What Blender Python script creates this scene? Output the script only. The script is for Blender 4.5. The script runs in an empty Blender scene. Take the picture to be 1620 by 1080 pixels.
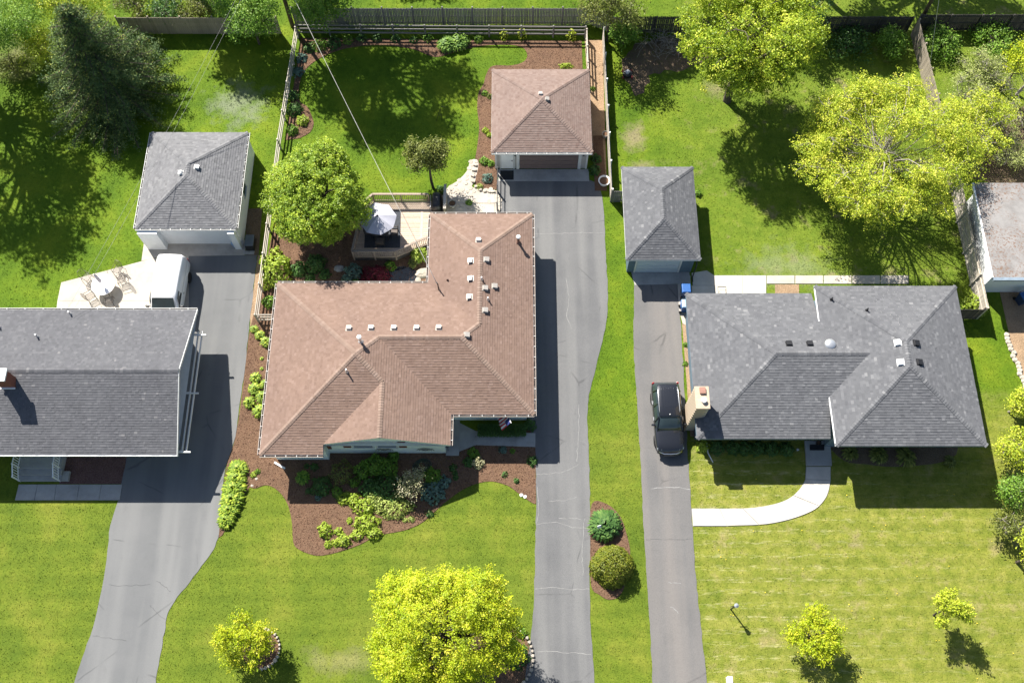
import bpy, math, random
import numpy as np
from mathutils import Vector

# ------------------------------------------------------------------ camera, sky, sun, exposure
scene = bpy.context.scene
W_PX, H_PX, FOC, CAM_H = 1620.0, 1080.0, 1526.0, 60.0
TILT = math.atan(640.0 / FOC)
cam_data = bpy.data.cameras.new('Camera')
cam_data.sensor_width = 36.0
cam_data.lens = 36.0 * FOC / W_PX
cam_data.clip_end = 1500.0
cam = bpy.data.objects.new('Camera', cam_data)
scene.collection.objects.link(cam)
cam.location = (0, 0, CAM_H)
cam.rotation_euler = (TILT, 0, 0)
scene.camera = cam

SUN_EL, SUN_AZ = math.radians(44.0), math.radians(34.0)     # shadows fall to the lower right
sun_vec = Vector((-math.sin(SUN_AZ) * math.cos(SUN_EL), math.cos(SUN_AZ) * math.cos(SUN_EL), math.sin(SUN_EL)))
world = bpy.data.worlds.new('World'); scene.world = world
world.use_nodes = True
wn = world.node_tree
sky = wn.nodes.new('ShaderNodeTexSky'); sky.sky_type = 'NISHITA'; sky.sun_disc = False
sky.sun_elevation = SUN_EL
sky.sun_rotation = math.atan2(sun_vec.x, sun_vec.y)
bg = wn.nodes['Background']; bg.inputs["Strength"].default_value = 0.06
wn.links.new(sky.outputs['Color'], bg.inputs['Color'])
sl = bpy.data.lights.new('Sun', 'SUN'); sl.energy = 5.0; sl.angle = math.radians(0.53); sl.color = (1.0, 0.955, 0.88)
so = bpy.data.objects.new('Sun', sl); scene.collection.objects.link(so)
so.rotation_euler = sun_vec.to_track_quat('Z', 'Y').to_euler()
so.location = (-30, 60, 60)
scene.view_settings.view_transform = 'Standard'
scene.view_settings.look = 'None'
scene.view_settings.exposure = 1.25
scene.view_settings.gamma = 1.0

# ------------------------------------------------------------------ helpers
C = scene.collection
R = random.Random(7)
NR = np.random.default_rng(11)
ORG = {}
CT, ST = math.cos(TILT), math.sin(TILT)
def P(x, y, z=0.0):
    "photo point -> world point on the level z"
    u, v = (x - 810.0) / FOC, (540.0 - y) / FOC
    d = (u, CT * v + ST, ST * v - CT)
    t = (CAM_H - z) / -d[2]
    return Vector((d[0] * t, d[1] * t, z))
def PX(pts, z=0.0): return [P(x, y, z).to_2d() for x, y in pts]
def V(*a): return Vector(a)

def thing(name, label, cat, loc=(0, 0, 0), group=None):
    o = bpy.data.objects.new(name, None); C.objects.link(o)
    o.empty_display_size = 0.2
    o.location = loc; o['label'] = label; o['category'] = cat
    if group: o['group'] = group
    ORG[o.name] = Vector(loc)
    return o
def tag(o, label, cat, group=None):
    o['label'] = label; o['category'] = cat
    if group: o['group'] = group
    return o

class MB:
    def __init__(self): self.v = []; self.f = []; self.mi = None
    def add(self, vs, fs):
        b = len(self.v); self.v += [tuple(p) for p in vs]; self.f += [tuple(i + b for i in q) for q in fs]; return self
    def box(self, x0, x1, y0, y1, z0, z1):
        return self.add([(x0,y0,z0),(x1,y0,z0),(x1,y1,z0),(x0,y1,z0),(x0,y0,z1),(x1,y0,z1),(x1,y1,z1),(x0,y1,z1)],
                        [(3,2,1,0),(4,5,6,7),(0,1,5,4),(1,2,6,5),(2,3,7,6),(3,0,4,7)])
    def cbox(self, c, sx, sy, sz, rz=0.0, rx=0.0):
        ca, sa = math.cos(rz), math.sin(rz); cb, sb = math.cos(rx), math.sin(rx)
        vs = []
        for dz in (-.5, .5):
            for dx, dy in ((-.5,-.5),(.5,-.5),(.5,.5),(-.5,.5)):
                x, y, z = dx*sx, dy*sy, dz*sz
                y, z = y*cb - z*sb, y*sb + z*cb
                vs.append((c[0] + x*ca - y*sa, c[1] + x*sa + y*ca, c[2] + z))
        return self.add(vs, [(3,2,1,0),(4,5,6,7),(0,1,5,4),(1,2,6,5),(2,3,7,6),(3,0,4,7)])
    def bar(self, a, b, w, h):
        a, b = Vector(a), Vector(b); d = (b - a).normalized()
        up = Vector((0,0,1)) if abs(d.z) < .95 else Vector((0,1,0))
        s = d.cross(up).normalized(); u = s.cross(d).normalized()
        vs = []
        for p in (a, b):
            for i, j in ((-1,-1),(1,-1),(1,1),(-1,1)): vs.append(p + s*(i*w/2) + u*(j*h/2))
        return self.add(vs, [(0,1,2,3),(7,6,5,4),(0,4,5,1),(1,5,6,2),(2,6,7,3),(3,7,4,0)])
    def tube(self, pts, rad, n=6, caps=True):
        pts = [Vector(p) for p in pts]
        if not hasattr(rad, '__len__'): rad = [rad] * len(pts)
        vs, fs = [], []
        for i, p in enumerate(pts):
            d = (pts[min(i+1, len(pts)-1)] - pts[max(i-1, 0)])
            if d.length < 1e-6: d = Vector((0,0,1))
            d.normalize()
            a = d.cross(Vector((.31,.17,.93)));
            if a.length < .1: a = d.cross(Vector((1,0,0)))
            a.normalize(); b = d.cross(a)
            for k in range(n):
                t = 2*math.pi*k/n
                vs.append(p + a*(rad[i]*math.cos(t)) + b*(rad[i]*math.sin(t)))
        for i in range(len(pts)-1):
            for k in range(n):
                k2 = (k+1) % n
                fs.append((i*n+k, i*n+k2, (i+1)*n+k2, (i+1)*n+k))
        if caps:
            fs.append(tuple(range(n))[::-1]); fs.append(tuple(range((len(pts)-1)*n, len(pts)*n)))
        return self.add(vs, fs)
    def lathe(self, prof, c=(0,0,0), n=16):
        vs, fs = [], []
        for r, z in prof:
            for k in range(n):
                t = 2*math.pi*k/n; vs.append((c[0]+r*math.cos(t), c[1]+r*math.sin(t), c[2]+z))
        for i in range(len(prof)-1):
            for k in range(n):
                k2 = (k+1) % n; fs.append((i*n+k, i*n+k2, (i+1)*n+k2, (i+1)*n+k))
        fs.append(tuple(range(n))[::-1]); fs.append(tuple(range((len(prof)-1)*n, len(prof)*n)))
        return self.add(vs, fs)
    def prism(self, poly, z0, z1):
        n = len(poly)
        a = sum(poly[i][0]*poly[(i+1)%n][1]-poly[(i+1)%n][0]*poly[i][1] for i in range(n))
        if a < 0: poly = poly[::-1]
        vs = [(p[0],p[1],z0) for p in poly] + [(p[0],p[1],z1) for p in poly]
        fs = [tuple(range(n))[::-1], tuple(range(n, 2*n))] + [(i,(i+1)%n,n+(i+1)%n,n+i) for i in range(n)]
        return self.add(vs, fs)
    def mesh(self, name, mat, org=Vector((0,0,0)), smooth=False):
        me = bpy.data.meshes.new(name)
        me.from_pydata([(a-org[0], b-org[1], c-org[2]) for a, b, c in self.v], [], self.f)
        me.materials.append(mat)
        if smooth: me.polygons.foreach_set('use_smooth', [True]*len(me.polygons))
        me.update(); return me
    def build(self, name, mat, parent=None, smooth=False, stuff=False, bevel=0, sub=0):
        org = ORG[parent.name] if parent is not None else Vector((0,0,0))
        o = bpy.data.objects.new(name, self.mesh(name, mat, org, smooth)); C.objects.link(o)
        if parent is not None: o.parent = parent
        ORG[o.name] = org
        if stuff: o['kind'] = 'stuff'
        if bevel:
            m = o.modifiers.new('bevel','BEVEL'); m.width = bevel; m.segments = 2; m.limit_method = 'ANGLE'
        if sub:
            m = o.modifiers.new('sub','SUBSURF'); m.levels = sub; m.render_levels = sub
        return o
def piece(name, me, parent, loc, rz=0.0, rx=0.0, ry=0.0):
    "a shared mesh placed as a part"
    o = bpy.data.objects.new(name, me); C.objects.link(o); o.parent = parent
    o.location = Vector(loc) - ORG[parent.name]; o.rotation_euler = (rx, ry, rz); ORG[o.name] = Vector(loc)
    return o
def rigid(o, loc, rz):
    "turn a thing built round the origin to its place"
    o.location = loc; o.rotation_euler = (0, 0, rz)
def np_mesh(name, verts, faces_n, mat, parent=None, tint=None, stuff=False):
    "verts (N*k,3) with k corners for each face"
    org = np.array(ORG[parent.name]) if parent is not None else np.zeros(3)
    k = faces_n; n = len(verts)//k
    me = bpy.data.meshes.new(name)
    me.vertices.add(n*k); me.vertices.foreach_set('co', (verts-org).astype(np.float32).ravel())
    me.loops.add(n*k); me.loops.foreach_set('vertex_index', np.arange(n*k, dtype=np.int32))
    me.polygons.add(n); me.polygons.foreach_set('loop_start', np.arange(0, n*k, k, dtype=np.int32))
    me.polygons.foreach_set('loop_total', np.full(n, k, dtype=np.int32))
    me.materials.append(mat)
    if tint is not None:
        at = me.attributes.new('tint', 'FLOAT', 'FACE'); at.data.foreach_set('value', tint.astype(np.float32))
    me.update(calc_edges=True)
    o = bpy.data.objects.new(name, me); C.objects.link(o)
    if parent is not None: o.parent = parent
    ORG[o.name] = Vector(org)
    if stuff: o['kind'] = 'stuff'
    return o
def spline(pts, n=6, closed=False):
    pts = [Vector((p[0], p[1])) for p in pts]; out = []; N = len(pts)
    for i in range(N if closed else N-1):
        if closed: p0, p1, p2, p3 = pts[(i-1)%N], pts[i], pts[(i+1)%N], pts[(i+2)%N]
        else: p0, p1, p2, p3 = pts[max(i-1,0)], pts[i], pts[i+1], pts[min(i+2,N-1)]
        for k in range(n):
            t = k/n
            out.append(0.5*((2*p1)+(p2-p0)*t+(2*p0-5*p1+4*p2-p3)*t*t+(3*p1-p0-3*p2+p3)*t**3))
    if not closed: out.append(pts[-1])
    return out
def in_poly(x, y, poly):
    inside = np.zeros(len(x), bool); n = len(poly)
    for i in range(n):
        x0, y0 = poly[i][0], poly[i][1]; x1, y1 = poly[(i+1)%n][0], poly[(i+1)%n][1]
        if y0 == y1: continue
        c = ((y0 > y) != (y1 > y)) & (x < (x1-x0)*(y-y0)/(y1-y0)+x0)
        inside ^= c
    return inside

# ------------------------------------------------------------------ materials
class NT:
    def __init__(self, name):
        self.m = bpy.data.materials.new(name); self.m.use_nodes = True
        self.t = self.m.node_tree; self.b = self.t.nodes['Principled BSDF']; self.out = self.t.nodes['Material Output']
        self.co = self.t.nodes.new('ShaderNodeTexCoord')
    def n(self, kind, **kw):
        q = self.t.nodes.new(kind)
        for k, v in kw.items(): setattr(q, k, v)
        return q
    def l(self, a, b): self.t.links.new(a, b)
    def put(self, s, v):
        if isinstance(v, (int, float)): s.default_value = v
        elif isinstance(v, tuple): s.default_value = v if len(v) == 4 else (*v, 1)
        else: self.l(v, s)
    def noise(self, scale, detail=3, rough=.55, vec=None, dist=0.0):
        q = self.n('ShaderNodeTexNoise'); q.inputs['Scale'].default_value = scale; q.inputs['Detail'].default_value = detail
        q.inputs['Roughness'].default_value = rough; q.inputs['Distortion'].default_value = dist
        self.l(vec if vec is not None else self.co.outputs['Object'], q.inputs['Vector']); return q.outputs['Fac']
    def scaled(self, sx, sy, sz=1):
        q = self.n('ShaderNodeMapping'); q.inputs['Scale'].default_value = (sx, sy, sz)
        self.l(self.co.outputs['Object'], q.inputs['Vector']); return q.outputs['Vector']
    def ramp(self, fac, stops):
        q = self.n('ShaderNodeValToRGB'); e = q.color_ramp.elements
        while len(e) < len(stops): e.new(0.5)
        for i, (p, c) in enumerate(stops):
            e[i].position = p; e[i].color = (*c, 1) if len(c) == 3 else c
        self.put(q.inputs['Fac'], fac); return q.outputs['Color']
    def mix(self, fac, a, b, mode='MIX'):
        q = self.n('ShaderNodeMix'); q.data_type = 'RGBA'; q.blend_type = mode
        self.put(q.inputs['Factor'], fac); self.put(q.inputs['A'], a) if False else None
        self.put(q.inputs[0], fac); self.put(q.inputs[6], a); self.put(q.inputs[7], b); return q.outputs[2]
    def math(self, op, a, b=0.0, clamp=False):
        q = self.n('ShaderNodeMath'); q.operation = op; q.use_clamp = clamp
        self.put(q.inputs[0], a); self.put(q.inputs[1], b); return q.outputs[0]
    def rng(self, v, a, b, c=0.0, d=1.0):
        q = self.n('ShaderNodeMapRange'); self.put(q.inputs[0], v)
        for i, w in enumerate((a, b, c, d)): q.inputs[1+i].default_value = w
        return q.outputs[0]
    def bump(self, h, strength=.4, dist=.02):
        q = self.n('ShaderNodeBump'); q.inputs['Strength'].default_value = strength; q.inputs['Distance'].default_value = dist
        self.l(h, q.inputs['Height']); self.l(q.outputs['Normal'], self.b.inputs['Normal'])
    def base(self, col, rough=.8, spec=.3, metal=0.0):
        self.put(self.b.inputs['Base Color'], col); self.put(self.b.inputs['Roughness'], rough)
        self.b.inputs['Specular IOR Level'].default_value = spec; self.b.inputs['Metallic'].default_value = metal
        return self.m
MATS = {}
def simple(name, col, rough=.6, spec=.4, metal=0.0, var=.18, scale=3.0, bump=0.0, coat=0.0):
    if name in MATS: return MATS[name]
    t = NT(name)
    a = tuple(c*(1-var) for c in col); b = tuple(min(1, c*(1+var)) for c in col)
    c = t.ramp(t.noise(scale, 5, .65), [(.3, a), (.7, b)])
    m = t.base(c, rough, spec, metal)
    if coat: t.b.inputs['Coat Weight'].default_value = coat; t.b.inputs['Coat Roughness'].default_value = .05
    if bump: t.bump(t.noise(scale*9, 4), .5, bump)
    MATS[name] = m; return m
def leafmat(name, stops, trans=.35, rough=.5):
    if name in MATS: return MATS[name]
    t = NT(name)
    at = t.n('ShaderNodeAttribute', attribute_name='tint')
    col = t.ramp(at.outputs['Fac'], [(p, c) for p, c in stops])
    t.base(col, rough, .25)
    tr = t.n('ShaderNodeBsdfTranslucent'); hs = t.n('ShaderNodeHueSaturation')
    hs.inputs['Value'].default_value = 1.25; t.l(col, hs.inputs['Color']); t.l(hs.outputs[0], tr.inputs['Color'])
    mx = t.n('ShaderNodeMixShader'); mx.inputs[0].default_value = trans
    t.l(t.b.outputs[0], mx.inputs[1]); t.l(tr.outputs[0], mx.inputs[2]); t.l(mx.outputs[0], t.out.inputs['Surface'])
    MATS[name] = t.m; return t.m

def mat_grass(name='lawn_grass', blade=False):
    t = NT(name)
    pos = t.n('ShaderNodeNewGeometry').outputs['Position']
    sep = t.n('ShaderNodeSeparateXYZ'); t.l(pos, sep.inputs[0]); X, Y = sep.outputs[0], sep.outputs[1]
    big = t.noise(.30, 4, .62, pos); mid = t.noise(1.1, 4, .65, pos); fine = t.noise(9, 4, .7, pos)
    lush = t.ramp(big, [(0.28, (0.0455, 0.0954, 0.0059)), (0.5, (0.0848, 0.1438, 0.0083)), (0.72, (0.1441, 0.1924, 0.013))])
    dry = t.ramp(mid, [(0.28, (0.1065, 0.1392, 0.0167)), (0.5, (0.1711, 0.1877, 0.0306)), (0.72, (0.2434, 0.2346, 0.0583))])
    front = t.ramp(big, [(0.28, (0.067, 0.1094, 0.0112)), (0.5, (0.1065, 0.1468, 0.015)), (0.72, (0.1615, 0.1809, 0.0248))])
    fm = t.rng(Y, 22, 18)                                   # front gardens
    c = t.mix(fm, lush, front)
    wob = t.math('MULTIPLY', t.math('SUBTRACT', big, .5), 5.0)
    rm = t.math('MULTIPLY', t.rng(t.math('ADD', X, wob), 10.6, 12.4), t.rng(t.math('ADD', Y, wob), 22, 18.5))
    c = t.mix(t.math('MULTIPLY', rm, .92), c, dry)
    bm = t.math('MULTIPLY', t.rng(t.math('ADD', X, wob), 8, 17), t.rng(Y, 26, 30))     # back garden on the right
    c = t.mix(t.math('MULTIPLY', bm, .55), c, t.ramp(mid, [(.3, (.085, .135, .016)), (.6, (.160, .200, .028)), (.8, (.26, .245, .085))]))
    # worn earth and straw patches
    pt = t.math('MULTIPLY', t.rng(t.noise(.55, 5, .7, pos), .56, .70), t.math('ADD', t.math('MULTIPLY', bm, .65), t.math('MULTIPLY', rm, .45)))
    c = t.mix(pt, c, (.21, .165, .105))
    def patch(cx, cy, rx, ry, col, k):
        d = t.math('ADD', t.math('POWER', t.math('DIVIDE', t.math('SUBTRACT', X, cx), rx), 2.0), t.math('POWER', t.math('DIVIDE', t.math('SUBTRACT', Y, cy), ry), 2.0))
        d = t.math('ADD', t.math('POWER', d, .5), t.math('MULTIPLY', t.math('SUBTRACT', t.noise(.8, 5, .75, pos), .5), 3.6))
        return t.mix(t.rng(d, .2, 1.2, k*.8, 0), c, col)
    for px_, py_, rx_, ry_, col_, k_ in ((378,165,2.2,2.0,(.20,.22,.15),.85),(1003,218,.9,1.3,(.24,.19,.125),.9),(1012,262,1.3,.5,(.24,.19,.125),.8),(1135,140,1.4,1.0,(.24,.19,.125),.6),(1240,420,3.2,1.6,(.22,.24,.14),.55),(540,1045,2.4,.8,(.22,.20,.10),.6),(30,90,2.5,2.0,(.20,.16,.10),.6)):
        q_ = P(px_, py_); c = patch(q_.x, q_.y, rx_, ry_, col_, k_)
    # clippings lying along the mower's lines
    mp = t.n('ShaderNodeMapping'); mp.inputs['Scale'].default_value = (1.3, 7.0, 1); t.l(pos, mp.inputs['Vector'])
    ln = t.rng(t.noise(1.0, 5, .75, mp.outputs[0]), .50, .66)
    w = t.n('ShaderNodeTexWave'); w.bands_direction = 'Y'; w.inputs['Scale'].default_value = .42; w.inputs['Distortion'].default_value = 1.4
    w.inputs['Detail'].default_value = 2; t.l(pos, w.inputs['Vector'])
    left = t.rng(X, 20, 13)
    w2 = t.n('ShaderNodeTexWave'); w2.bands_direction = 'Y'; w2.inputs['Scale'].default_value = .30; w2.inputs['Distortion'].default_value = .9; w2.inputs['Detail'].default_value = 1; w2.inputs['Detail Scale'].default_value = .6; t.l(pos, w2.inputs['Vector'])
    c = t.mix(t.math('MULTIPLY', fm, .9), c, t.ramp(w2.outputs['Fac'], [(.2, (.94, .95, .94)), (.8, (1.06, 1.05, 1.05))]), 'MULTIPLY')
    cl = t.math('MULTIPLY', t.math('MULTIPLY', ln, rm), t.math('MULTIPLY', t.rng(w.outputs['Fac'], .35, .9), t.rng(X, 26, 14, .35, 1)))
    c = t.mix(t.math('MULTIPLY', cl, .6), c, (.46, .42, .24))
    c = t.mix(.8, c, t.ramp(t.noise(3.2, 4, .7, pos), [(.30, (.84, .87, .82)), (.5, (1.04, 1.04, 1.04)), (.70, (1.26, 1.2, 1.18))]), 'MULTIPLY')
    c = t.mix(.55, c, t.ramp(fine, [(.30, (.68, .72, .66)), (.5, (1.03, 1.03, 1.03)), (.72, (1.4, 1.32, 1.3))]), 'MULTIPLY')
    if blade:
        at = t.n('ShaderNodeAttribute', attribute_name='tint')
        c = t.mix(1.0, c, t.ramp(at.outputs['Fac'], [(0, (.72, .78, .65)), (.55, (1.05, 1.06, .95)), (1, (1.45, 1.36, 1.2))]), 'MULTIPLY')
    t.base(c, .75, .09)
    if not blade: t.bump(t.noise(14, 5, .75, pos), .7, .06)
    return t.m
def mat_asphalt(name, lo, hi, warm, pebble=1.0):
    t = NT(name)
    big = t.noise(.35, 4, .6); med = t.noise(1.0, 2, .5, t.scaled(.85, .05)); fine = t.noise(38, 3, .8)
    c = t.ramp(big, [(.32, lo), (.68, hi)])
    c = t.mix(t.rng(med, .40, .66, 0, .85), c, warm)
    c = t.mix(t.rng(t.noise(.9, 5, .75, t.scaled(1, .6)), .58, .78, 0, .35), c, tuple(v*.75 for v in lo))
    c = t.mix(pebble*.6, c, t.ramp(fine, [(.32, (.5, .5, .5)), (.5, (1, 1, 1)), (.7, (1.5, 1.48, 1.42))]), 'MULTIPLY')
    # hairline cracks
    vo = t.n('ShaderNodeTexVoronoi'); vo.feature = 'DISTANCE_TO_EDGE'; vo.inputs['Scale'].default_value = .23
    mp = t.n('ShaderNodeMix'); mp.data_type = 'VECTOR'; nz = t.n('ShaderNodeTexNoise'); nz.inputs['Scale'].default_value = 1.2
    t.l(t.co.outputs['Object'], nz.inputs['Vector'])
    mp.inputs[0].default_value = .12; t.l(t.co.outputs['Object'], mp.inputs[4]); t.l(nz.outputs['Color'], mp.inputs[5]); t.l(mp.outputs[1], vo.inputs['Vector'])
    ck = t.math('MULTIPLY', t.rng(vo.outputs[0], .0, .012, 1, 0), t.rng(t.noise(.5, 2), .5, .62))
    c = t.mix(t.math('MULTIPLY', ck, .55), c, tuple(v*.45 for v in lo))
    t.base(c, .85, .25); t.bump(fine, .35, .01); return t.m
def mat_concrete(name, col, stain=.25):
    t = NT(name)
    c = t.ramp(t.noise(.9, 5, .65), [(.3, tuple(v*(1-stain) for v in col)), (.65, tuple(min(1, v*1.06) for v in col))])
    c = t.mix(.35, c, t.ramp(t.noise(24, 4, .75), [(.3, (.7, .7, .7)), (.7, (1.2, 1.2, 1.2))]), 'MULTIPLY')
    t.base(c, .85, .25); t.bump(t.noise(40, 3), .2, .006); return t.m
def mat_mulch(name, a, b, c3):
    t = NT(name)
    f = t.noise(16, 5, .8, t.scaled(1, 1.5)); g = t.noise(1.4, 4, .6)
    c = t.ramp(f, [(.30, a), (.5, b), (.74, c3)])
    c = t.mix(.6, c, t.ramp(g, [(.3, (.72, .72, .74)), (.7, (1.22, 1.18, 1.15))]), 'MULTIPLY')
    t.base(c, .95, .1); t.bump(t.noise(11, 5, .8), 1.0, .08); return t.m
def mat_shingle(name, stops):
    t = NT(name)
    at = t.n('ShaderNodeAttribute', attribute_name='tint')
    c = t.ramp(at.outputs['Fac'], stops)
    c = t.mix(.7, c, t.ramp(t.noise(.5, 5, .65, t.scaled(1.0, .7)), [(.3, (.86, .86, .87)), (.7, (1.1, 1.1, 1.08))]), 'MULTIPLY')
    c = t.mix(.22, c, t.ramp(t.noise(30, 3, .8), [(.3, (.72, .72, .72)), (.7, (1.3, 1.3, 1.3))]), 'MULTIPLY')
    t.base(c, .9, .15); return t.m
def mat_wood(name, a, b, sc=(3, 3, 1), rough=.8):
    t = NT(name)
    oi = t.n('ShaderNodeObjectInfo')
    c = t.ramp(t.noise(5, 5, .7, t.scaled(*sc)), [(.3, a), (.7, b)])
    c = t.mix(.7, c, t.ramp(oi.outputs['Random'], [(0, (.72, .72, .72)), (.5, (1, 1, 1)), (1, (1.25, 1.22, 1.18))]), 'MULTIPLY')
    t.base(c, rough, .2); t.bump(t.noise(20, 3, .7, t.scaled(*sc)), .3, .01); return t.m
def mat_glass(name, col):
    if name in MATS: return MATS[name]
    t = NT(name); m = t.base(t.ramp(t.noise(1.5, 2), [(.3, col), (.7, tuple(v*1.6 for v in col))]), .06, .6); MATS[name] = m; return m

M_GRASS = mat_grass(); M_BLADE = mat_grass('grass_blade', True)
M_ASPH_C = mat_asphalt('driveway_asphalt', (.108, .109, .112), (.136, .136, .138), (.172, .171, .168))
M_ASPH_L = mat_asphalt('smooth_asphalt', (.124, .127, .129), (.147, .149, .150), (.184, .185, .182), .6)
M_ASPH_R = mat_asphalt('worn_asphalt', (.118, .116, .116), (.146, .141, .138), (.175, .162, .152), 1.3)
M_CONC = mat_concrete('pale_concrete', (.46, .415, .355))
M_CONC_G = mat_concrete('grey_concrete', (.36, .355, .34))
M_CONC_W = mat_concrete('bright_concrete', (.51, .475, .42), .18)
M_MULCH = mat_mulch('bark_mulch', (.086, .049, .030), (.163, .099, .063), (.25, .164, .110))
M_CHIPS = mat_mulch('wood_chip', (.16, .10, .055), (.34, .235, .145), (.50, .38, .26))
M_GRAVEL_R = mat_mulch('red_gravel', (.06, .03, .025), (.15, .085, .075), (.28, .19, .17))
M_EARTH = mat_mulch('bare_earth', (.06, .045, .03), (.15, .11, .075), (.26, .20, .14))
M_SH_BROWN = mat_shingle('brown_shingle', [(0, (0.17, 0.114, 0.09)), (0.45, (0.196, 0.133, 0.105)), (0.8, (0.216, 0.149, 0.121)), (1, (0.232, 0.163, 0.133))])
M_SH_BROWNCAP = mat_shingle('brown_cap_shingle', [(0, (0.201, 0.141, 0.111)), (0.6, (0.233, 0.167, 0.134)), (1, (0.255, 0.188, 0.155))])
M_SH_GBROWN = mat_shingle('faded_brown_shingle', [(0, (0.172, 0.12, 0.102)), (0.5, (0.204, 0.15, 0.129)), (1, (0.232, 0.175, 0.153))])
M_SH_GREY = mat_shingle('grey_shingle', [(0, (0.088, 0.089, 0.096)), (0.5, (0.105, 0.106, 0.115)), (0.85, (0.127, 0.127, 0.136)), (1, (0.172, 0.169, 0.173))])
M_SH_LGREY = mat_shingle('light_grey_shingle', [(0, (0.127, 0.127, 0.132)), (0.5, (0.162, 0.162, 0.169)), (1, (0.206, 0.205, 0.21))])
M_SH_DARK = mat_shingle('charcoal_shingle', [(0, (0.098, 0.1, 0.107)), (0.5, (0.118, 0.12, 0.128)), (0.8, (0.145, 0.147, 0.155)), (1, (0.196, 0.196, 0.201))])
M_WHITE = simple('white_paint', (.78, .78, .77), .45, .4, var=.05)
M_TRIM = simple('trim_white', (.62, .62, .60), .5, .4, var=.06)
M_GUT = simple('gutter_inside', (.10, .075, .06), .7, .3, var=.3, scale=2)
M_WALL_G = simple('grey_green_siding', (.76, .83, .79), .7, .3, var=.05)
M_WALL_B = simple('slate_blue_siding', (.115, .165, .205), .7, .3, var=.08)
M_WALL_T = simple('taupe_siding', (.42, .40, .375), .7, .3, var=.05)
M_WALL_W = simple('white_siding', (.74, .76, .76), .6, .3, var=.04)
M_DOORBR = simple('taupe_brown_door', (.175, .125, .112), .55, .3, var=.07)
M_RED = simple('shutter_red', (.13, .045, .035), .6, .3)
M_GLASS = mat_glass('window_glass', (.035, .05, .06))
M_METAL = simple('galvanised_metal', (.58, .59, .60), .35, .5, .7, var=.1)
M_BLACK = simple('black_metal', (.018, .018, .02), .45, .4, var=.2)
M_BROWNM = simple('brown_vent_metal', (.16, .09, .07), .5, .4)
M_BRICKT = simple('tan_brick_face', (.43, .35, .26), .85, .2, var=.15, scale=6)
M_BRICKR = simple('red_brick_face', (.22, .085, .06), .85, .2, var=.2, scale=6)
M_MORTAR = simple('mortar', (.42, .38, .33), .9, .2)
M_CEDAR = mat_wood('weathered_cedar', (.21, .175, .135), (.40, .345, .275))
M_GREYW = mat_wood('grey_weathered_wood', (.135, .128, .12), (.27, .26, .245))
M_DARKW = mat_wood('dark_stained_wood', (.045, .040, .038), (.095, .088, .082))
M_PALEW = mat_wood('pale_weathered_wood', (.36, .32, .265), (.56, .51, .44))
M_DECK = mat_wood('deck_board_wood', (.40, .31, .235), (.56, .46, .37))
M_RAILW = mat_wood('railing_wood', (.24, .185, .145), (.38, .31, .26))
M_STONE = simple('pale_stone', (.40, .355, .295), .85, .25, var=.25, scale=2.5, bump=.02)
M_STONEG = simple('grey_stone', (.33, .32, .30), .85, .25, var=.25, scale=2.5, bump=.02)
M_BARK = simple('bark', (.105, .085, .068), .9, .15, var=.35, scale=9, bump=.02)
M_BARKP = simple('pale_bark', (.30, .27, .235), .9, .15, var=.3, scale=9, bump=.02)
M_TYRE = simple('tyre_rubber', (.02, .02, .02), .8, .2)
M_RIM = simple('alloy_rim', (.45, .45, .46), .3, .5, .9)

# ------------------------------------------------------------------ ground, drives, beds, walks
def struct(o): o['kind'] = 'structure'; return o
HARD = []      # outlines where no grass grows
def sheet(name, poly, z, mat, grassless=True, bottom=-.25):
    poly = [Vector((p[0], p[1])) for p in poly]
    if grassless: HARD.append(poly)
    return struct(MB().prism(poly, bottom, z).build(name, mat))
def ragged(pts, amp=.035, step=.35):
    out = []
    for i in range(len(pts)-1):
        a, b = pts[i], pts[i+1]; k = max(1, int((b-a).length/step))
        nrm = Vector((-(b-a).y, (b-a).x)).normalized() if (b-a).length > 1e-6 else Vector((0, 0))
        for j in range(k): out.append(a.lerp(b, j/k) + nrm*R.uniform(-amp, amp))
    out.append(pts[-1]); return out

g = MB(); g.add([(-260,-180,0),(260,-180,0),(260,320,0),(-260,320,0)], [(0,1,2,3)])
struct(g.build('lawn', M_GRASS))

def drive_side(px, n=5): return ragged(spline(PX(px), n))
lc = drive_side([(828,1090),(840,1000),(845,930),(848,800),(847,700)])
rc = drive_side([(948,291),(955,330),(958,400),(962,470),(957,520),(945,570),(932,625),(929,660),(932,720),(934,850),(933,900),(935,1000),(942,1090)])
drive_c = sheet('driveway_centre', lc + [V(1.0, 18.6), V(1.0, 33.2), P(790,335).to_2d(), P(787,284).to_2d(), P(930,284).to_2d()] + rc, .020, M_ASPH_C)
ll = drive_side([(115,1090),(130,1040),(150,980),(166,900),(175,830),(187,790),(197,740),(203,710)])
rl = drive_side([(407,404),(403,440),(394,520),(385,600),(372,690),(358,735),(350,800),(345,850),(330,880),(300,920),(270,960),(260,1000),(253,1040),(245,1090)])
drive_l = sheet('driveway_left', ll + [V(-23, 18), V(-23, 26.5), P(299,490).to_2d(), P(299,405).to_2d()] + rl, .024, M_ASPH_L)
lr = drive_side([(1003,450),(1003,560),(1012,700),(1019,850),(1026,960),(1033,1090)])
rr = drive_side([(1119,1090),(1110,1000),(1100,900),(1093,800),(1086,680),(1082,600),(1078,530),(1072,450)])
drive_r = sheet('driveway_right', lr + rr, .022, M_ASPH_R)
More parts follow.
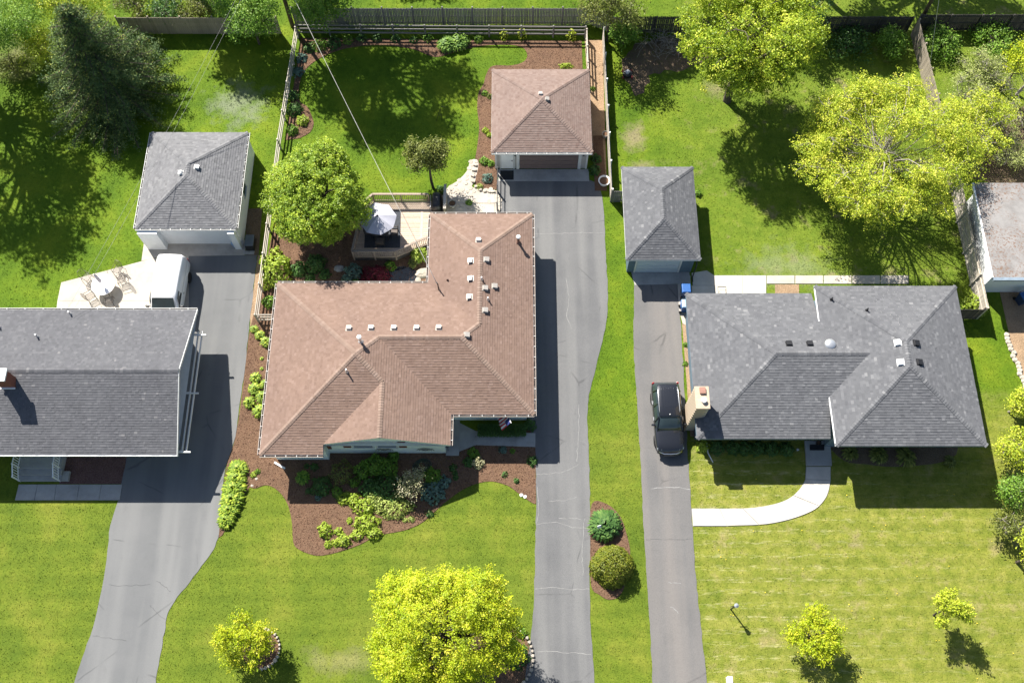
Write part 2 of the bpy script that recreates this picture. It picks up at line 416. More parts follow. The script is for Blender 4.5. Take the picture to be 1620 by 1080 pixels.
# sealed and open cracks that cross the drives
def crack(parent, px, w, mat, z=.0255):
    pts = ragged(spline(PX(px), 5), .04, .18); m = MB()
    for i in range(len(pts)-1):
        a, b = pts[i], pts[i+1]; nrm = Vector((-(b-a).y, (b-a).x)).normalized()*w*R.uniform(.4, .8)
        m.add([(a.x-nrm.x,a.y-nrm.y,z),(b.x-nrm.x,b.y-nrm.y,z),(b.x+nrm.x,b.y+nrm.y,z),(a.x+nrm.x,a.y+nrm.y,z)], [(0,1,2,3)])
    return m.build('crack', mat, parent)
M_SEAL = simple('pale_crack_filler', (.25, .247, .24), .9, .2, var=.25, scale=3)
M_CRK = simple('dark_crack', (.085, .085, .087), .9, .2, var=.25, scale=3)
for px in ([(848,750),(870,749),(893,745),(915,734)], [(848,829),(880,826),(905,834),(932,835)], [(867,792),(890,792),(912,786)],
           [(846,930),(875,929),(900,932),(932,931)], [(884,820),(905,819),(920,822)], [(850,770),(852,800),(849,830)], [(925,820),(921,870),(922,910)],
           [(915,640),(916,680),(912,730)], [(790,372),(840,371),(900,369),(957,368)], [(850,1030),(890,1031),(935,1034)],
           [(895,440),(900,470),(897,500),(905,520)]):
    crack(drive_c, px, .021, M_SEAL)
for px in ([(172,925),(200,926),(220,925),(238,924)], [(247,918),(258,925),(270,935)], [(238,957),(250,970),(262,979)], [(147,1005),(200,1013)]):
    crack(drive_l, px, .013, M_CRK, .0295)
for px in ([(1022,853),(1060,853),(1095,852)],):
    crack(drive_r, px, .014, M_CRK, .0275)
for px in ([(1056,921),(1066,922),(1077,922)], [(1060,960),(1068,963),(1073,970)], [(1030,773),(1060,770),(1092,774)]):
    crack(drive_r, px, .03, M_SEAL, .0275)

def slabs(name, polys, z, mat, gap=.012, bed=True):
    "a walk: a base with every slab a piece of it"
    allp = [p for q in polys for p in q]
    b = MB()
    for q in polys:
        HARD.append([Vector((p[0], p[1])) for p in q]); b.prism(q, -.2, z-.03)
    o = struct(b.build(name, M_CONC_G)); 
    for q in polys:
        c = sum((Vector((p[0], p[1])) for p in q), Vector((0, 0)))/len(q)
        qq = [Vector((p[0], p[1])) + (c-Vector((p[0], p[1]))).normalized()*gap*1.6 for p in q]
        MB().prism(qq, z-.029, z + R.uniform(0, .006)).build('slab', mat, o)
    return o
sheet('garage_apron_centre', PX([(787,268),(931,268),(932,287),(789,287)]), .034, M_CONC_G)
sheet('garage_apron_left', PX([(243,380),(390,380),(387,404),(257,406)]), .036, M_CONC)
sheet('garage_apron_right', PX([(998,428),(1090,428),(1092,449),(1004,451)]), .034, M_CONC_G)
sheet('concrete_strip', PX([(1072,450),(1074,436),(1092,436),(1096,520),(1080,512),(1074,490)]), .029, M_CONC)
slabs('patio', [PX(q) for q in ([(97,447),(170,428),(180,476),(91,476)], [(170,428),(241,409),(257,407),(299,405),(299,476),(180,476)],
                                [(91,476),(180,476),(178,520),(86,520)], [(180,476),(299,476),(297,520),(178,520)])], .045, M_CONC)
sheet('side_path', PX([(231,362),(252,378),(258,404),(241,409),(224,413)]), .031, M_CONC)
walk = slabs('front_walk', [PX(q) for q in ([(718,664),(753,682),(753,704),(720,717)], [(753,682),(785,683),(785,705),(753,704)],
                                      [(785,683),(816,684),(816,706),(785,705)], [(816,684),(847,685),(847,707),(816,706)])], .060, M_CONC_G)
outer = spline(PX([(1314,760),(1308,785),(1290,805),(1255,820),(1220,828),(1180,831),(1140,832),(1096,832)]), 4)
inner = spline(PX([(1274,758),(1266,772),(1250,787),(1225,797),(1190,803),(1160,804),(1130,804),(1094,804)]), 4)
cw = [PX([(1275,738),(1314,738),(1314,760),(1274,758)])]
for a, b in ((0, 7), (7, 18), (18, 23), (23, 28)): cw.append(outer[a:b+1] + inner[a:b+1][::-1])
slabs('curved_walk', cw, .050, M_CONC_W, gap=.022)
slabs('back_path', [PX(q) for q in ([(1118,428),(1130,436),(1130,452),(1096,452),(1094,432)], [(1094,452),(1130,452),(1130,475),(1094,475)],
      [(1130,436),(1175,436),(1175,452),(1130,452)], [(1130,452),(1175,452),(1175,475),(1130,475)], [(1175,436),(1212,436),(1212,475),(1175,475)])], .047, M_CONC_W)
slabs('tan_path', [PX([(x, 436), (x+44, 436), (x+44, 449), (x, 449)]) for x in (1213, 1258, 1303, 1348, 1393)], .043, M_CONC)
slabs('left_walk', [PX(q) for q in ([(30,766),(60,766),(55,791),(24,791)], [(60,766),(90,766),(86,791),(55,791)], [(90,766),(126,766),(122,791),(86,791)],
      [(126,766),(161,766),(157,791),(122,791)], [(161,766),(194,766),(190,791),(157,791)])], .052, M_CONC_G)

front_edge = [(395,770),(404,772),(422,767),(440,776),(455,797),(462,827),(464,856),(472,868),(499,878),(526,875),(567,862),(597,847),(641,838),(671,824),(701,797),(736,772),(772,761),(801,767),(819,779),(840,794),(848,797)]
bed_front = spline(PX(front_edge), 5) + PX([(847,703)]) + [V(1.2, 18.9), V(-15.0, 18.9), V(-15.0, 27), P(412,470).to_2d()] + \
            spline(PX([(405,485),(394,530),(386,600),(373,690),(359,736),(351,800),(346,850)]), 4) + PX([(352,846),(366,820),(380,795)])
back_edge = [(474,219),(490,210),(496,198),(494,186),(486,169),(474,160),(474,133),(484,110),(507,92),(536,80),(566,74),(607,72),(652,78),(681,89),(696,90),(720,83),(756,74),(800,71),(827,76),(834,89),(827,99),(809,104),(779,105),(769,119),(765,133),(757,148),(755,172),(758,201),(755,231),(751,256)]
bed_back = spline(PX(back_edge), 5) + PX([(752,300),(786,300)]) + [V(-1.0, 38.8), V(-1.0, 45.6), V(5.4, 45.6), V(5.4, 50.4), V(-16.4, 50.7), P(452,222).to_2d()]
bed_deck = PX([(436,340),(560,350),(640,400),(690,390),(690,480),(408,490)])
bed_island = spline(PX([(936,797),(960,797),(980,815),(990,840),(997,880),(985,935),(965,948),(948,940),(935,925),(934,860)]), 4, True)
BEDS = [bed_front, bed_back, bed_deck, bed_island]
sheet('mulch_bed_front', bed_front, .028, M_MULCH); sheet('mulch_bed_back', bed_back, .027, M_MULCH)
sheet('mulch_bed_deck', bed_deck, .029, M_MULCH); sheet('mulch_bed_island', bed_island, .028, M_MULCH)
sheet('chip_path', PX([(925,64),(953,64),(960,300),(945,300),(936,240)]), .030, M_CHIPS)
sheet('lower_chip_path', PX([(938,215),(953,215),(960,302),(941,302)]), .034, M_MULCH)
sheet('gravel_bed', PX([(100,700),(203,708),(196,765),(94,765)]), .021, M_GRAVEL_R)
sheet('shaded_soil_bed', spline(PX([(1325,700),(1500,700),(1500,728),(1420,738),(1370,734),(1335,728)]), 3, True), .012, M_EARTH)
sheet('side_soil_strip', PX([(1079,512),(1096,512),(1104,690),(1092,690),(1086,600)]), .014, M_CHIPS)
sheet('worn_earth_under_trees', ragged(spline(PX([(985,95),(1005,72),(1040,60),(1085,64),(1125,84),(1100,104),(1060,112),(1030,122),(1012,150),(992,135)]), 4, True), .25, .5), .006, M_EARTH, False)
sheet('garden_plot', PX([(1226,450),(1264,450),(1264,470),(1226,470)]), .020, M_CHIPS)
sheet('drive_edge_soil', PX([(408,404),(422,404),(410,500),(396,530),(396,500)]), .018, M_CHIPS)
sheet('garage_side_soil', PX([(389,330),(415,330),(409,404),(389,404)]), .014, M_EARTH)
sheet('neighbour_yard', PX([(1580,455),(1680,455),(1680,560),(1640,640),(1616,600),(1600,545)]), .016, M_CHIPS)
sheet('bare_thicket_ground', ragged(spline(PX([(1560,190),(1640,170),(1640,290),(1560,290),(1530,260)]), 4, True), .3, .5), .008, M_EARTH, False)

# flagstone path that climbs from the drive to the garden
stone_paths = spline(PX([(745,254),(757,256),(752,285),(748,297),(786,303),(786,340),(700,340),(706,300),(722,288),(738,272)]), 3, True)
fp = struct(MB().prism(stone_paths, -.2, .030).build('flagstone_path', M_CONC)); HARD.append(stone_paths)
xs = [p.x for p in stone_paths]; ys = [p.y for p in stone_paths]
cells = []
for i in range(900):
    x, y = R.uniform(min(xs), max(xs)), R.uniform(min(ys), max(ys))
    if not in_poly(np.array([x]), np.array([y]), stone_paths)[0]: continue
    if all((x-a)**2 + (y-b)**2 > .30**2 for a, b in cells): cells.append((x, y))
for x, y in cells:
    k = R.randint(5, 7); r0 = R.uniform(.13, .19); a0 = R.random()*6
    q = [(x + r0*R.uniform(.8, 1.15)*math.cos(a0+6.283*j/k), y + r0*R.uniform(.8, 1.15)*math.sin(a0+6.283*j/k)) for j in range(k)]
    MB().prism(q, .02, .048 + R.uniform(0, .014)).build('flagstone', M_STONE, fp)
slabs('landing', [PX([(748,306),(783,306),(783,322),(748,322)]), PX([(748,323),(783,323),(783,342),(748,342)])], .060, M_CONC)

# ------------------------------------------------------------------ roofs
def clip2(poly, ax, val, ge):
    out = []; n = len(poly)
    for i in range(n):
        a, b = poly[i], poly[(i+1) % n]
        da, db = (a[ax]-val, b[ax]-val) if ge else (val-a[ax], val-b[ax])
        if da >= 0: out.append(a)
        if (da > 0 and db < 0) or (da < 0 and db > 0):
            t = da/(da-db); out.append((a[0]+(b[0]-a[0])*t, a[1]+(b[1]-a[1])*t))
    return out
class Tinted(MB):
    def __init__(self): super().__init__(); self.t = []
    def addt(self, vs, fs, tint): self.add(vs, fs); self.t += [tint]*len(fs)
    def build(self, *a, **k):
        o = super().build(*a, **k)
        at = o.data.attributes.new('tint', 'FLOAT', 'FACE'); at.data.foreach_set('value', np.array(self.t, np.float32)); return o
def frame(poly):
    n = (poly[1]-poly[0]).cross(poly[2]-poly[0]).normalized()
    if n.z < 0: n = -n
    u = Vector((0,0,1)).cross(n).normalized(); v = n.cross(u)
    return n, u, v
def shingle(acc, poly, expo=.19, wid=.30, thick=.017):
    n, u, v = frame(poly); o = poly[0]
    p2 = [((p-o).dot(u), (p-o).dot(v)) for p in poly]
    v0 = min(p[1] for p in p2); v1 = max(p[1] for p in p2); row = 0
    while v0 < v1 - 1e-4:
        e1 = min(v0+expo, v1); st = clip2(clip2(p2, 1, v0, True), 1, e1, False)
        if len(st) >= 3:
            ua = min(p[0] for p in st); ub = max(p[0] for p in st); uu = ua - R.random()*wid
            rt = R.uniform(-.06, .06)
            while uu < ub:
                w = wid*R.uniform(.6, 1.35); cell = clip2(clip2(st, 0, uu, True), 0, uu+w, False); uu += w
                if len(cell) < 3: continue
                th = thick*R.choice((.6, 1.0, 1.0, 1.35)); tint = min(1, max(0, R.gauss(.45, .19) + rt))
                hs = [.004 + th*(1-(c[1]-v0)/expo) for c in cell]
                top = [o + u*c[0] + v*c[1] + n*h for c, h in zip(cell, hs)]
                k = len(cell); vs = list(top); fs = [tuple(range(k))]
                for i in range(k):
                    j = (i+1) % k
                    if abs(cell[i][1]-v0) < 1e-5 and abs(cell[j][1]-v0) < 1e-5:
                        b = len(vs); vs += [o+u*cell[i][0]+v*cell[i][1], o+u*cell[j][0]+v*cell[j][1]]; fs.append((i, b, b+1, j))
                acc.addt(vs, fs, tint)
        v0 += expo; row += 1
def caps(acc, a, b, n1, n2, w=.15, step=.17):
    d = b-a; L = d.length; d.normalize()
    def side(n, other):
        s = n.cross(d).normalized()
        return s if s.dot(other-n*other.dot(n)) < 0 or True else -s
    up = (n1+n2).normalized()
    s1 = n1.cross(d).normalized(); s2 = n2.cross(d).normalized()
    if s1.z > 0 or (abs(s1.z) < 1e-4): pass
    # s1 points down slope 1, s2 down slope 2
    if s1.dot(n2) > 0: s1 = -s1
    if s2.dot(n1) > 0: s2 = -s2
    k = max(1, int(L/step)); st = L/k
    for i in range(k):
        p, q = a + d*(i*st), a + d*((i+1)*st + .02)
        h0, h1 = .050, .030
        ww = w*R.uniform(.94, 1.06)
        vs = [p+up*h0, p+s1*ww+n1*(h0-.012), p+s2*ww+n2*(h0-.012), q+up*h1, q+s1*ww+n1*(h1-.008), q+s2*ww+n2*(h1-.008), p+up*.0, p+s1*ww, p+s2*ww]
        acc.addt(vs, [(0,1,4,3), (0,3,5,2), (0,6,7,1), (0,2,8,6)], min(1, max(0, R.gauss(.5, .22))))
class Roof:
    "facets carry shingles; lines carry caps"
    def __init__(self, thg, facets, mat, capmat, lines, soffit, z_soffit, expo=.165, wid=.20, thick=.014):
        self.f = [[Vector(p) for p in q] for q in facets]
        m = MB()
        for q in self.f: m.add(q, [tuple(range(len(q)))])
        for s in soffit: m.add([(p[0], p[1], z_soffit) for p in s], [tuple(range(len(s)))])
        self.o = m.build('roof', M_TRIM, thg)
        acc = Tinted()
        for q in self.f: shingle(acc, q, expo, wid, thick)
        acc.build('shingles', mat, self.o, stuff=True)
        ca = Tinted()
        for (a, b, i, j) in lines: caps(ca, Vector(a), Vector(b), frame(self.f[i])[0], frame(self.f[j])[0])
        if lines: ca.build('ridge_caps', capmat, self.o, stuff=True)
    def hit(self, px, py):
        d = Vector(P(px, py, 0)) - Vector((0,0,CAM_H)); o = Vector((0,0,CAM_H)); best = None
        for q in self.f:
            n = frame(q)[0]; t = (q[0]-o).dot(n)/d.dot(n); p = o + d*t
            if in_poly(np.array([p.x]), np.array([p.y]), q)[0] and (best is None or t < best[0]): best = (t, p, n)
        if best is None:
            p = P(px, py, 3.5); return p, Vector((0,0,1))
        return best[1], best[2]
def hiprect(x0, x1, y0, y1, z, s):
    hx, hy = (x1-x0)/2, (y1-y0)/2; h = min(hx, hy)
    if hy >= hx: a, b = V((x0+x1)/2, y0+h, z+h*s), V((x0+x1)/2, y1-h, z+h*s)
    else: a, b = V(x0+h, (y0+y1)/2, z+h*s), V(x1-h, (y0+y1)/2, z+h*s)
    sw, se, ne, nw = V(x0,y0,z), V(x1,y0,z), V(x1,y1,z), V(x0,y1,z)
    if hy >= hx:
        if (b-a).length < 1e-3: f = [[sw,se,a],[se,ne,a],[ne,nw,a],[nw,sw,a]]
        else: f = [[sw,se,a],[se,ne,b,a],[ne,nw,b],[nw,sw,a,b]]
    else: f = [[sw,se,b,a],[se,ne,b],[ne,nw,a,b],[nw,sw,a]]
    l = [(sw,a,0,3),(se, a if hy >= hx else b,0,1),(ne,b,1,2),(nw, b if hy >= hx else a,2,3)]
    if (b-a).length > 1e-2: l.append((a,b,1,3) if hy >= hx else (a,b,0,2))
    return f, l
def fascia(thg, pts, z, h=.17, mat=None, closed=True):
    n = len(pts)
    for i in range(n if closed else n-1):
        a, b = Vector(pts[i]), Vector(pts[(i+1) % n])
        MB().bar((a.x, a.y, z-h/2-.004), (b.x, b.y, z-h/2-.004), .03, h).build('fascia', mat or M_TRIM, thg)
def gutter(thg, a, b, out, z, hang=.75, mat=None):
    a, b, out = Vector(a), Vector(b), Vector(out); d = (b-a); L = d.length; d.normalize(); mat = mat or M_TRIM
    m = MB(); q = lambda p, k, zz: (p.x+out.x*k, p.y+out.y*k, zz)
    m.bar(q(a,.135,z-.07), q(b,.135,z-.07), .022, .12); m.bar(q(a,.08,z-.125), q(b,.08,z-.125), .11, .012)
    m.bar(q(a,.025,z-.07), q(b,.025,z-.07), .012, .11)
    o = m.build('gutter', mat, thg)
    MB().bar(q(a,.078,z-.108), q(b,.078,z-.108), .09, .01).build('gutter_floor', M_GUT, o)
    k = max(1, int(L/hang))
    for i in range(k+1):
        p = a + d*(L*(i+.5)/(k+1)); MB().bar(q(p,.018,z-.012), q(p,.145,z-.012), .028, .02).build('gutter_hanger', M_TRIM, o)
    return o
def wall_prism(thg, poly, z0, z1, mat, name='wall'):
    HARD.append([Vector((p[0], p[1])) for p in poly]); return MB().prism(poly, z0, z1).build(name, mat, thg)
def window(thg, c, w, h, face, mat=M_TRIM, panes=2):
    "a window on a wall facing +x, -x, +y or -y; c is its middle on the wall plane"
    dx, dy = {'+x': (1,0), '-x': (-1,0), '+y': (0,1), '-y': (0,-1)}[face]; tx, ty = -dy, dx
    def slab(m, u0, u1, z0, z1, d0, d1):
        xs_ = [c[0]+tx*u0+dx*d0, c[0]+tx*u1+dx*d1]; ys_ = [c[1]+ty*u0+dy*d0, c[1]+ty*u1+dy*d1]
        m.box(min(xs_), max(xs_), min(ys_), max(ys_), c[2]+z0, c[2]+z1)
    fr = MB()
    slab(fr, -w/2-.08, w/2+.08, h/2, h/2+.09, -.02, .05); slab(fr, -w/2-.08, -w/2, -h/2, h/2, -.02, .05); slab(fr, w/2, w/2+.08, -h/2, h/2, -.02, .05)
    for i in range(1, panes): slab(fr, -w/2+w*i/panes-.03, -w/2+w*i/panes+.03, -h/2, h/2, -.02, .045)
    o = fr.build('window', mat, thg)
    s = MB(); slab(s, -w/2-.1, w/2+.1, -h/2-.07, -h/2, -.02, .09); s.build('sill', mat, o)
    for i in range(panes):
        p = MB(); slab(p, -w/2+w*i/panes+.03, -w/2+w*(i+1)/panes-.03, -h/2, h/2, -.01, .02); p.build('pane', M_GLASS, o)
    return o
def box_vent(thg, roof, px, py, mat, s=.29, hh=.15):
    p, n = roof.hit(px, py); u = Vector((0,0,1)).cross(n).normalized(); v = n.cross(u); m = MB()
    def q(a, b, c): return p + u*a + v*b + n*c
    r = s/2
    m.add([q(-r*1.35,-r*1.3,.030), q(r*1.35,-r*1.3,.030), q(r*1.35,r*1.4,.026), q(-r*1.35,r*1.4,.026)], [(0,1,2,3)])
    m.add([q(-r,-r,.03), q(r,-r,.03), q(r,r,.03), q(-r,r,.03), q(-r,-r,hh), q(r,-r,hh), q(r*.9,r*.8,hh*.85), q(-r*.9,r*.8,hh*.85)],
          [(4,5,6,7),(0,1,5,4),(1,2,6,5),(2,3,7,6),(3,0,4,7)])
    m.add([q(-r*1.12,-r*1.1,hh), q(r*1.12,-r*1.1,hh), q(r*1.05,r*.95,hh*.92), q(-r*1.05,r*.95,hh*.92), q(-r*1.12,-r*1.1,hh+.03), q(r*1.12,-r*1.1,hh+.03), q(r*1.05,r*.95,hh*.92+.03), q(-r*1.05,r*.95,hh*.92+.03)],
          [(4,5,6,7),(0,1,5,4),(1,2,6,5),(2,3,7,6),(3,0,4,7)])
    return m.build('roof_vent', mat, roof.o)
def pipe(thg, roof, px, py, h, r, mat, cap=None):
    p, n = roof.hit(px, py); m = MB(); m.tube([p-Vector((0,0,.1)), p+Vector((0,0,h))], r, 10); m.lathe([(r*2.2,.02),(r*1.9,.05),(r*1.05,.16)], p, 12)
    o = m.build('vent_pipe', mat, roof.o, smooth=False)
    if cap: MB().lathe([(r*.8,h),(r*1.7,h+.02),(r*1.7,h+.09),(r*.6,h+.15)], p, 14).build('pipe_cap', cap, o)
    return o
M_VENT = simple('pale_vent_metal', (.42, .385, .345), .45, .4, .2, var=.08)

# ---------------- brown house
s = .37; ze = 2.70
bh = thing('brown_house', 'house with brown shingle L-shaped roof in the middle, small front gable', 'house', (-7, 23, 0))
Z = lambda k: ze + k*s
A = V(-9.65,22.35,Z(5.85)); R1 = V(-8.35,23.65,Z(4.55)); R2 = V(-3.17,23.65,Z(4.55)); R3 = V(-2.085,24.735,Z(3.465)); R4 = V(-2.085,29.985,Z(3.465))
G0 = V(-8.0,20.7,Z(4.2)); G1 = V(-8.0,17.1,Z(4.2))
SW, NW, IN, NN, NE, SE, PI_ = V(-15.5,16.5,ze), V(-15.5,28.2,ze), V(-5.55,28.2,ze), V(-5.55,33.45,ze), V(1.38,33.45,ze), V(1.38,19.1,ze), V(-3.8,19.1,ze)
GE0 = V(-3.8,17.1,ze); VW = V(-11.6,17.1,Z(.6)); SE2 = V(-11.6,16.5,ze)
bf = [[SW,A,NW], [NW,A,R1,R2,R3,IN], [IN,R3,R4,NN], [NN,R4,NE], [NE,R4,R3,R2,SE], [SE,R2,R1,PI_], [GE0,PI_,R1,A,G0,G1], [SW,SE2,VW,G0,A], [VW,G1,G0]]
# the winding of facets is only used for their plane
bl = [(SW,A,0,7),(NW,A,0,1),(R1,A,1,6),(R1,R2,1,5),(R3,R2,1,4),(R3,R4,2,4),(NN,R4,2,3),(NE,R4,3,4),(SE,R2,4,5),(G0,A,6,7),(G1,G0,6,8)]
foot = [(-15.5,16.5),(-11.6,16.5),(-11.6,17.1),(-3.8,17.1),(-3.8,19.1),(1.38,19.1),(1.38,33.45),(-5.55,33.45),(-5.55,28.2),(-15.5,28.2)]
br = Roof(bh, bf, M_SH_BROWN, M_SH_BROWNCAP, bl, [foot], ze-.15)
wallp = [(-15.05,16.95),(-11.7,16.95),(-11.7,17.38),(-4.25,17.38),(-4.25,19.6),(.95,19.6),(.95,33.0),(-5.1,33.0),(-5.1,27.75),(-15.05,27.75)]
wall_prism(bh, wallp, 0, ze-.152, M_WALL_G)
# gable triangle and rake boards
gt = MB(); gt.add([(-11.7,17.38,ze-.152),(-4.25,17.38,ze-.152),(-4.25,17.38,Z(.42)-.03),(-8.0,17.38,Z(4.2)-.03),(-11.7,17.38,Z(.5)-.03),
                   (-11.7,17.7,ze-.152),(-4.25,17.7,ze-.152),(-4.25,17.7,Z(.42)-.03),(-8.0,17.7,Z(4.2)-.03),(-11.7,17.7,Z(.5)-.03)],
                  [(0,1,2,3,4),(9,8,7,6,5),(0,5,6,1),(2,7,8,3),(3,8,9,4)]); gt.build('gable_wall', M_WALL_G, bh)
MB().bar((-11.6,17.11,Z(.6)-.09), (-8.0,17.11,Z(4.2)-.09), .03, .15).build('rake_board', M_WALL_G, bh)
MB().bar((-8.0,17.11,Z(4.2)-.09), (-3.8,17.11,ze-.09), .03, .15).build('rake_board', M_WALL_G, bh)
for a, b, o in (((-15.5,28.2),(-15.5,16.5),(-1,0)), ((-15.5,16.5),(-11.6,16.5),(0,-1)), ((-3.8,17.1),(-3.8,19.1),(1,0)), ((-3.66,19.1),(1.38,19.1),(0,-1)),
                ((1.38,19.0),(1.38,33.45),(1,0)), ((1.38,33.45),(-5.55,33.45),(0,1)), ((-5.55,33.45),(-5.55,28.34),(-1,0)), ((-5.55,28.2),(-15.5,28.2),(0,1))):
    gutter(bh, a, b, o, ze+.0, mat=simple('taupe_gutter', (.44,.39,.35), .5)); 
fascia(bh, [(-15.5,28.2),(-15.5,16.5),(-11.6,16.5)], ze, closed=False)
fascia(bh, [(-3.8,17.13),(-3.8,19.1),(1.38,19.1),(1.38,33.45),(-5.55,33.45),(-5.55,28.2),(-15.5,28.2)], ze, closed=False)
# gable windows with shutters
for x in (-9.35, -7.85): window(bh, (x,17.38,2.0), 1.2, 1.15, '-y', panes=1)
for x in (-10.35, -6.85): MB().box(x-.24,x+.24,17.32,17.38,1.4,2.6).build('shutter', M_RED, bh, bevel=.01)
MB().box(-11.62,-11.4,17.32,17.38,1.1,2.2).build('shutter', M_RED, bh)
for x in (-8.1, -5.5):
    m = MB()
    for r in (.55, .4, .22): m.tube([(x+r*math.cos(t*math.pi/12), 17.32, .75+r*math.sin(t*math.pi/12)) for t in range(13)], .014, 5)
    for t in range(1, 6): m.tube([(x,17.32,.75),(x+.55*math.cos(t*math.pi/6),17.32,.75+.55*math.sin(t*math.pi/6))], .010, 5)
    m.build('wall_ornament', M_BLACK, bh)
window(bh, (.95,22.5,1.6), 1.4, 1.0, '+x'); window(bh, (.95,26.5,1.6), 1.1, 1.0, '+x'); window(bh, (.95,30.5,1.6), 1.4, 1.0, '+x')
window(bh, (-1.2,19.6,1.5), 2.2, 1.3, '-y', panes=3); window(bh, (-15.05,20.5,1.6), 1.3, 1.0, '-x'); window(bh, (-15.05,25.0,1.6), 1.3, 1.0, '-x'); window(bh, (-10.5,27.75,1.6), 1.6, 1.1, '+y')
dr = MB().box(-4.252,-4.19,18.0,18.95,.12,2.15).build('front_door', simple('door_wine', (.16,.05,.045), .5), bh, bevel=.01)
MB().lathe([(.03,0),(.04,.03),(.02,.05)], (-4.16,18.1,1.05), 8).build('handle', M_METAL, dr)
MB().prism([(-4.24,17.2),(-3.4,17.2),(-3.4,19.59),(-4.24,19.59)], .0, .12).build('door_step', M_CONC_G, bh)
for px in ((757,381),(745,413),(769,411),(745,441),(743,470),(767,456),(782,453),(767,491),(738,530),(552,520),(587,519.5),(623,519.5),(659,519.5),(694,519)):
    box_vent(bh, br, *px, M_VENT)
pipe(bh, br, 820, 384, .75, .085, M_BROWNM, M_WHITE); pipe(bh, br, 571, 541, .75, .085, M_METAL, M_WHITE)
pipe(bh, br, 549, 588, .45, .05, M_METAL); pipe(bh, br, 762, 442, .35, .05, M_METAL); pipe(bh, br, 772, 474, .35, .05, M_METAL); pipe(bh, br, 708, 443, .2, .04, M_BROWNM)
MAST, _ = br.hit(694, 458); m = MB()
m.tube([MAST-Vector((0,0,.2)), MAST+Vector((0,0,.75)), MAST+Vector((-.03,.03,.85)), MAST+Vector((-.12,.14,.84))], .04, 8); m.build('service_mast', M_BLACK, br.o)
# corner wall piece seen at the front left
MB().bar((-15.2,16.75,.10),(-14.5,16.35,.05),.12,.08).build('downspout_foot', M_WHITE, bh)

# ---------------- garage behind the brown house
def hip_garage(name, label, x0, x1, y0, y1, z, s_, shm, capm, wallm, inset, gut=True, expo=.165):
    th = thing(name, label, 'garage', ((x0+x1)/2, (y0+y1)/2, 0)); f, l = hiprect(x0, x1, y0, y1, z, s_)
    fo = [(x0,y0),(x1,y0),(x1,y1),(x0,y1)]
    r_ = Roof(th, f, shm, capm, l, [fo], z-.14, expo=expo); fascia(th, fo, z, .14)
    wall_prism(th, [(x0+inset,y0+inset),(x1-inset,y0+inset),(x1-inset,y1-inset),(x0+inset,y1-inset)], 0, z-.142, wallm)
    if gut:
        gutter(th, (x0,y0), (x1,y0), (0,-1), z); 
    return th, r_
def panel_door(th, x0, x1, y, z0, z1, mat, rows=4, name='garage_door'):
    d = MB().box(x0, x1, y-.02, y+.02, z0, z1).build(name, mat, th); h = (z1-z0)/rows
    for i in range(rows):
        MB().box(x0+.03, x1-.03, y-.045, y-.021, z0+i*h+.015, z0+(i+1)*h-.015).build('panel', mat, d, bevel=.01)
    return d
M_VENT = M_VENT
cg, cr = hip_garage('brown_garage', 'brown hipped two-car garage with taupe door behind the brown house', -1.45, 5.66, 38.62, 45.8, 2.4, .37, M_SH_GBROWN, M_SH_GBROWN, M_WALL_T, .22)
yw = 38.84
panel_door(cg, .55, 4.75, yw-.01, .05, 2.1, M_DOORBR, 4)
for x0, x1 in ((.32,.53),(4.77,4.98)): MB().box(x0,x1,yw-.07,yw,.0,2.2).build('door_trim', M_TRIM, cg)
MB().box(.32,4.98,yw-.07,yw,2.11,2.23).build('door_trim', M_TRIM, cg)
sd = MB().box(-.78,.08,yw-.04,yw+.0,.05,2.1).build('side_door', M_WHITE, cg, bevel=.01); MB().lathe([(.03,0),(.045,.03),(.02,.06)], (.0,yw-.07,1.05), 8).build('handle', M_BLACK, sd)
for x in (-.88,.10): MB().box(x,x+.09,yw-.06,yw,.0,2.2).build('door_trim', M_TRIM, cg)
for x in (.22, 5.1):
    MB().lathe([(.02,0),(.07,.04),(.09,.16),(.05,.22),(.02,.26)], (x,yw-.1,1.75), 8).build('wall_lamp', M_BLACK, cg)
for x in (-1.22, 5.32): MB().box(x-.0,x+.12,yw-.05,yw,.0,2.25).build('corner_board', M_TRIM, cg)
tag(MB().prism([(-.85,37.85),(.12,37.85),(.12,38.62),(-.85,38.62)], .036, .055).build('door_mat', simple('mat_black', (.015,.017,.02), .9)), 'black rubber mat before the white side door of the brown garage', 'door mat')
for px in ((855,150),(864.5,157.5)): box_vent(cg, cr, *px, M_VENT, .25)
m = MB(); m.box(-.9,2.0,45.95,46.02,.0,.35); m.box(-.9,-.1,46.0,46.35,.30,.36); m.build('rear_trim', M_TRIM, cg)

# ---------------- garage on the left
lg, lgr = hip_garage('white_garage', 'white-walled garage with grey hipped roof beside the dark spruce', -25.65, -18.8, 32.50, 40.27, 2.42, .38, M_SH_LGREY, M_SH_LGREY, M_WALL_W, .10)
yw = 32.60
d = panel_door(lg, -24.2, -19.4, yw+.10, .05, 2.1, M_WHITE, 4)
# the door sits back between two thick jambs
MB().box(-25.55,-24.2,yw-.45,yw,.0,2.26).build('front_pier', M_WALL_W, lg); MB().box(-19.4,-18.95,yw-.45,yw,.0,2.26).build('front_pier', M_WALL_W, lg)
window(lg, (-18.9,36.2,1.5), .9, .9, '+x', panes=1)
gutter(lg, (-18.8,32.5), (-18.8,40.27), (1,0), 2.42); gutter(lg, (-25.65,40.27), (-25.65,32.5), (-1,0), 2.42)
for px in ((287,274),(311,265)): box_vent(lg, lgr, *px, M_TRIM, .26)

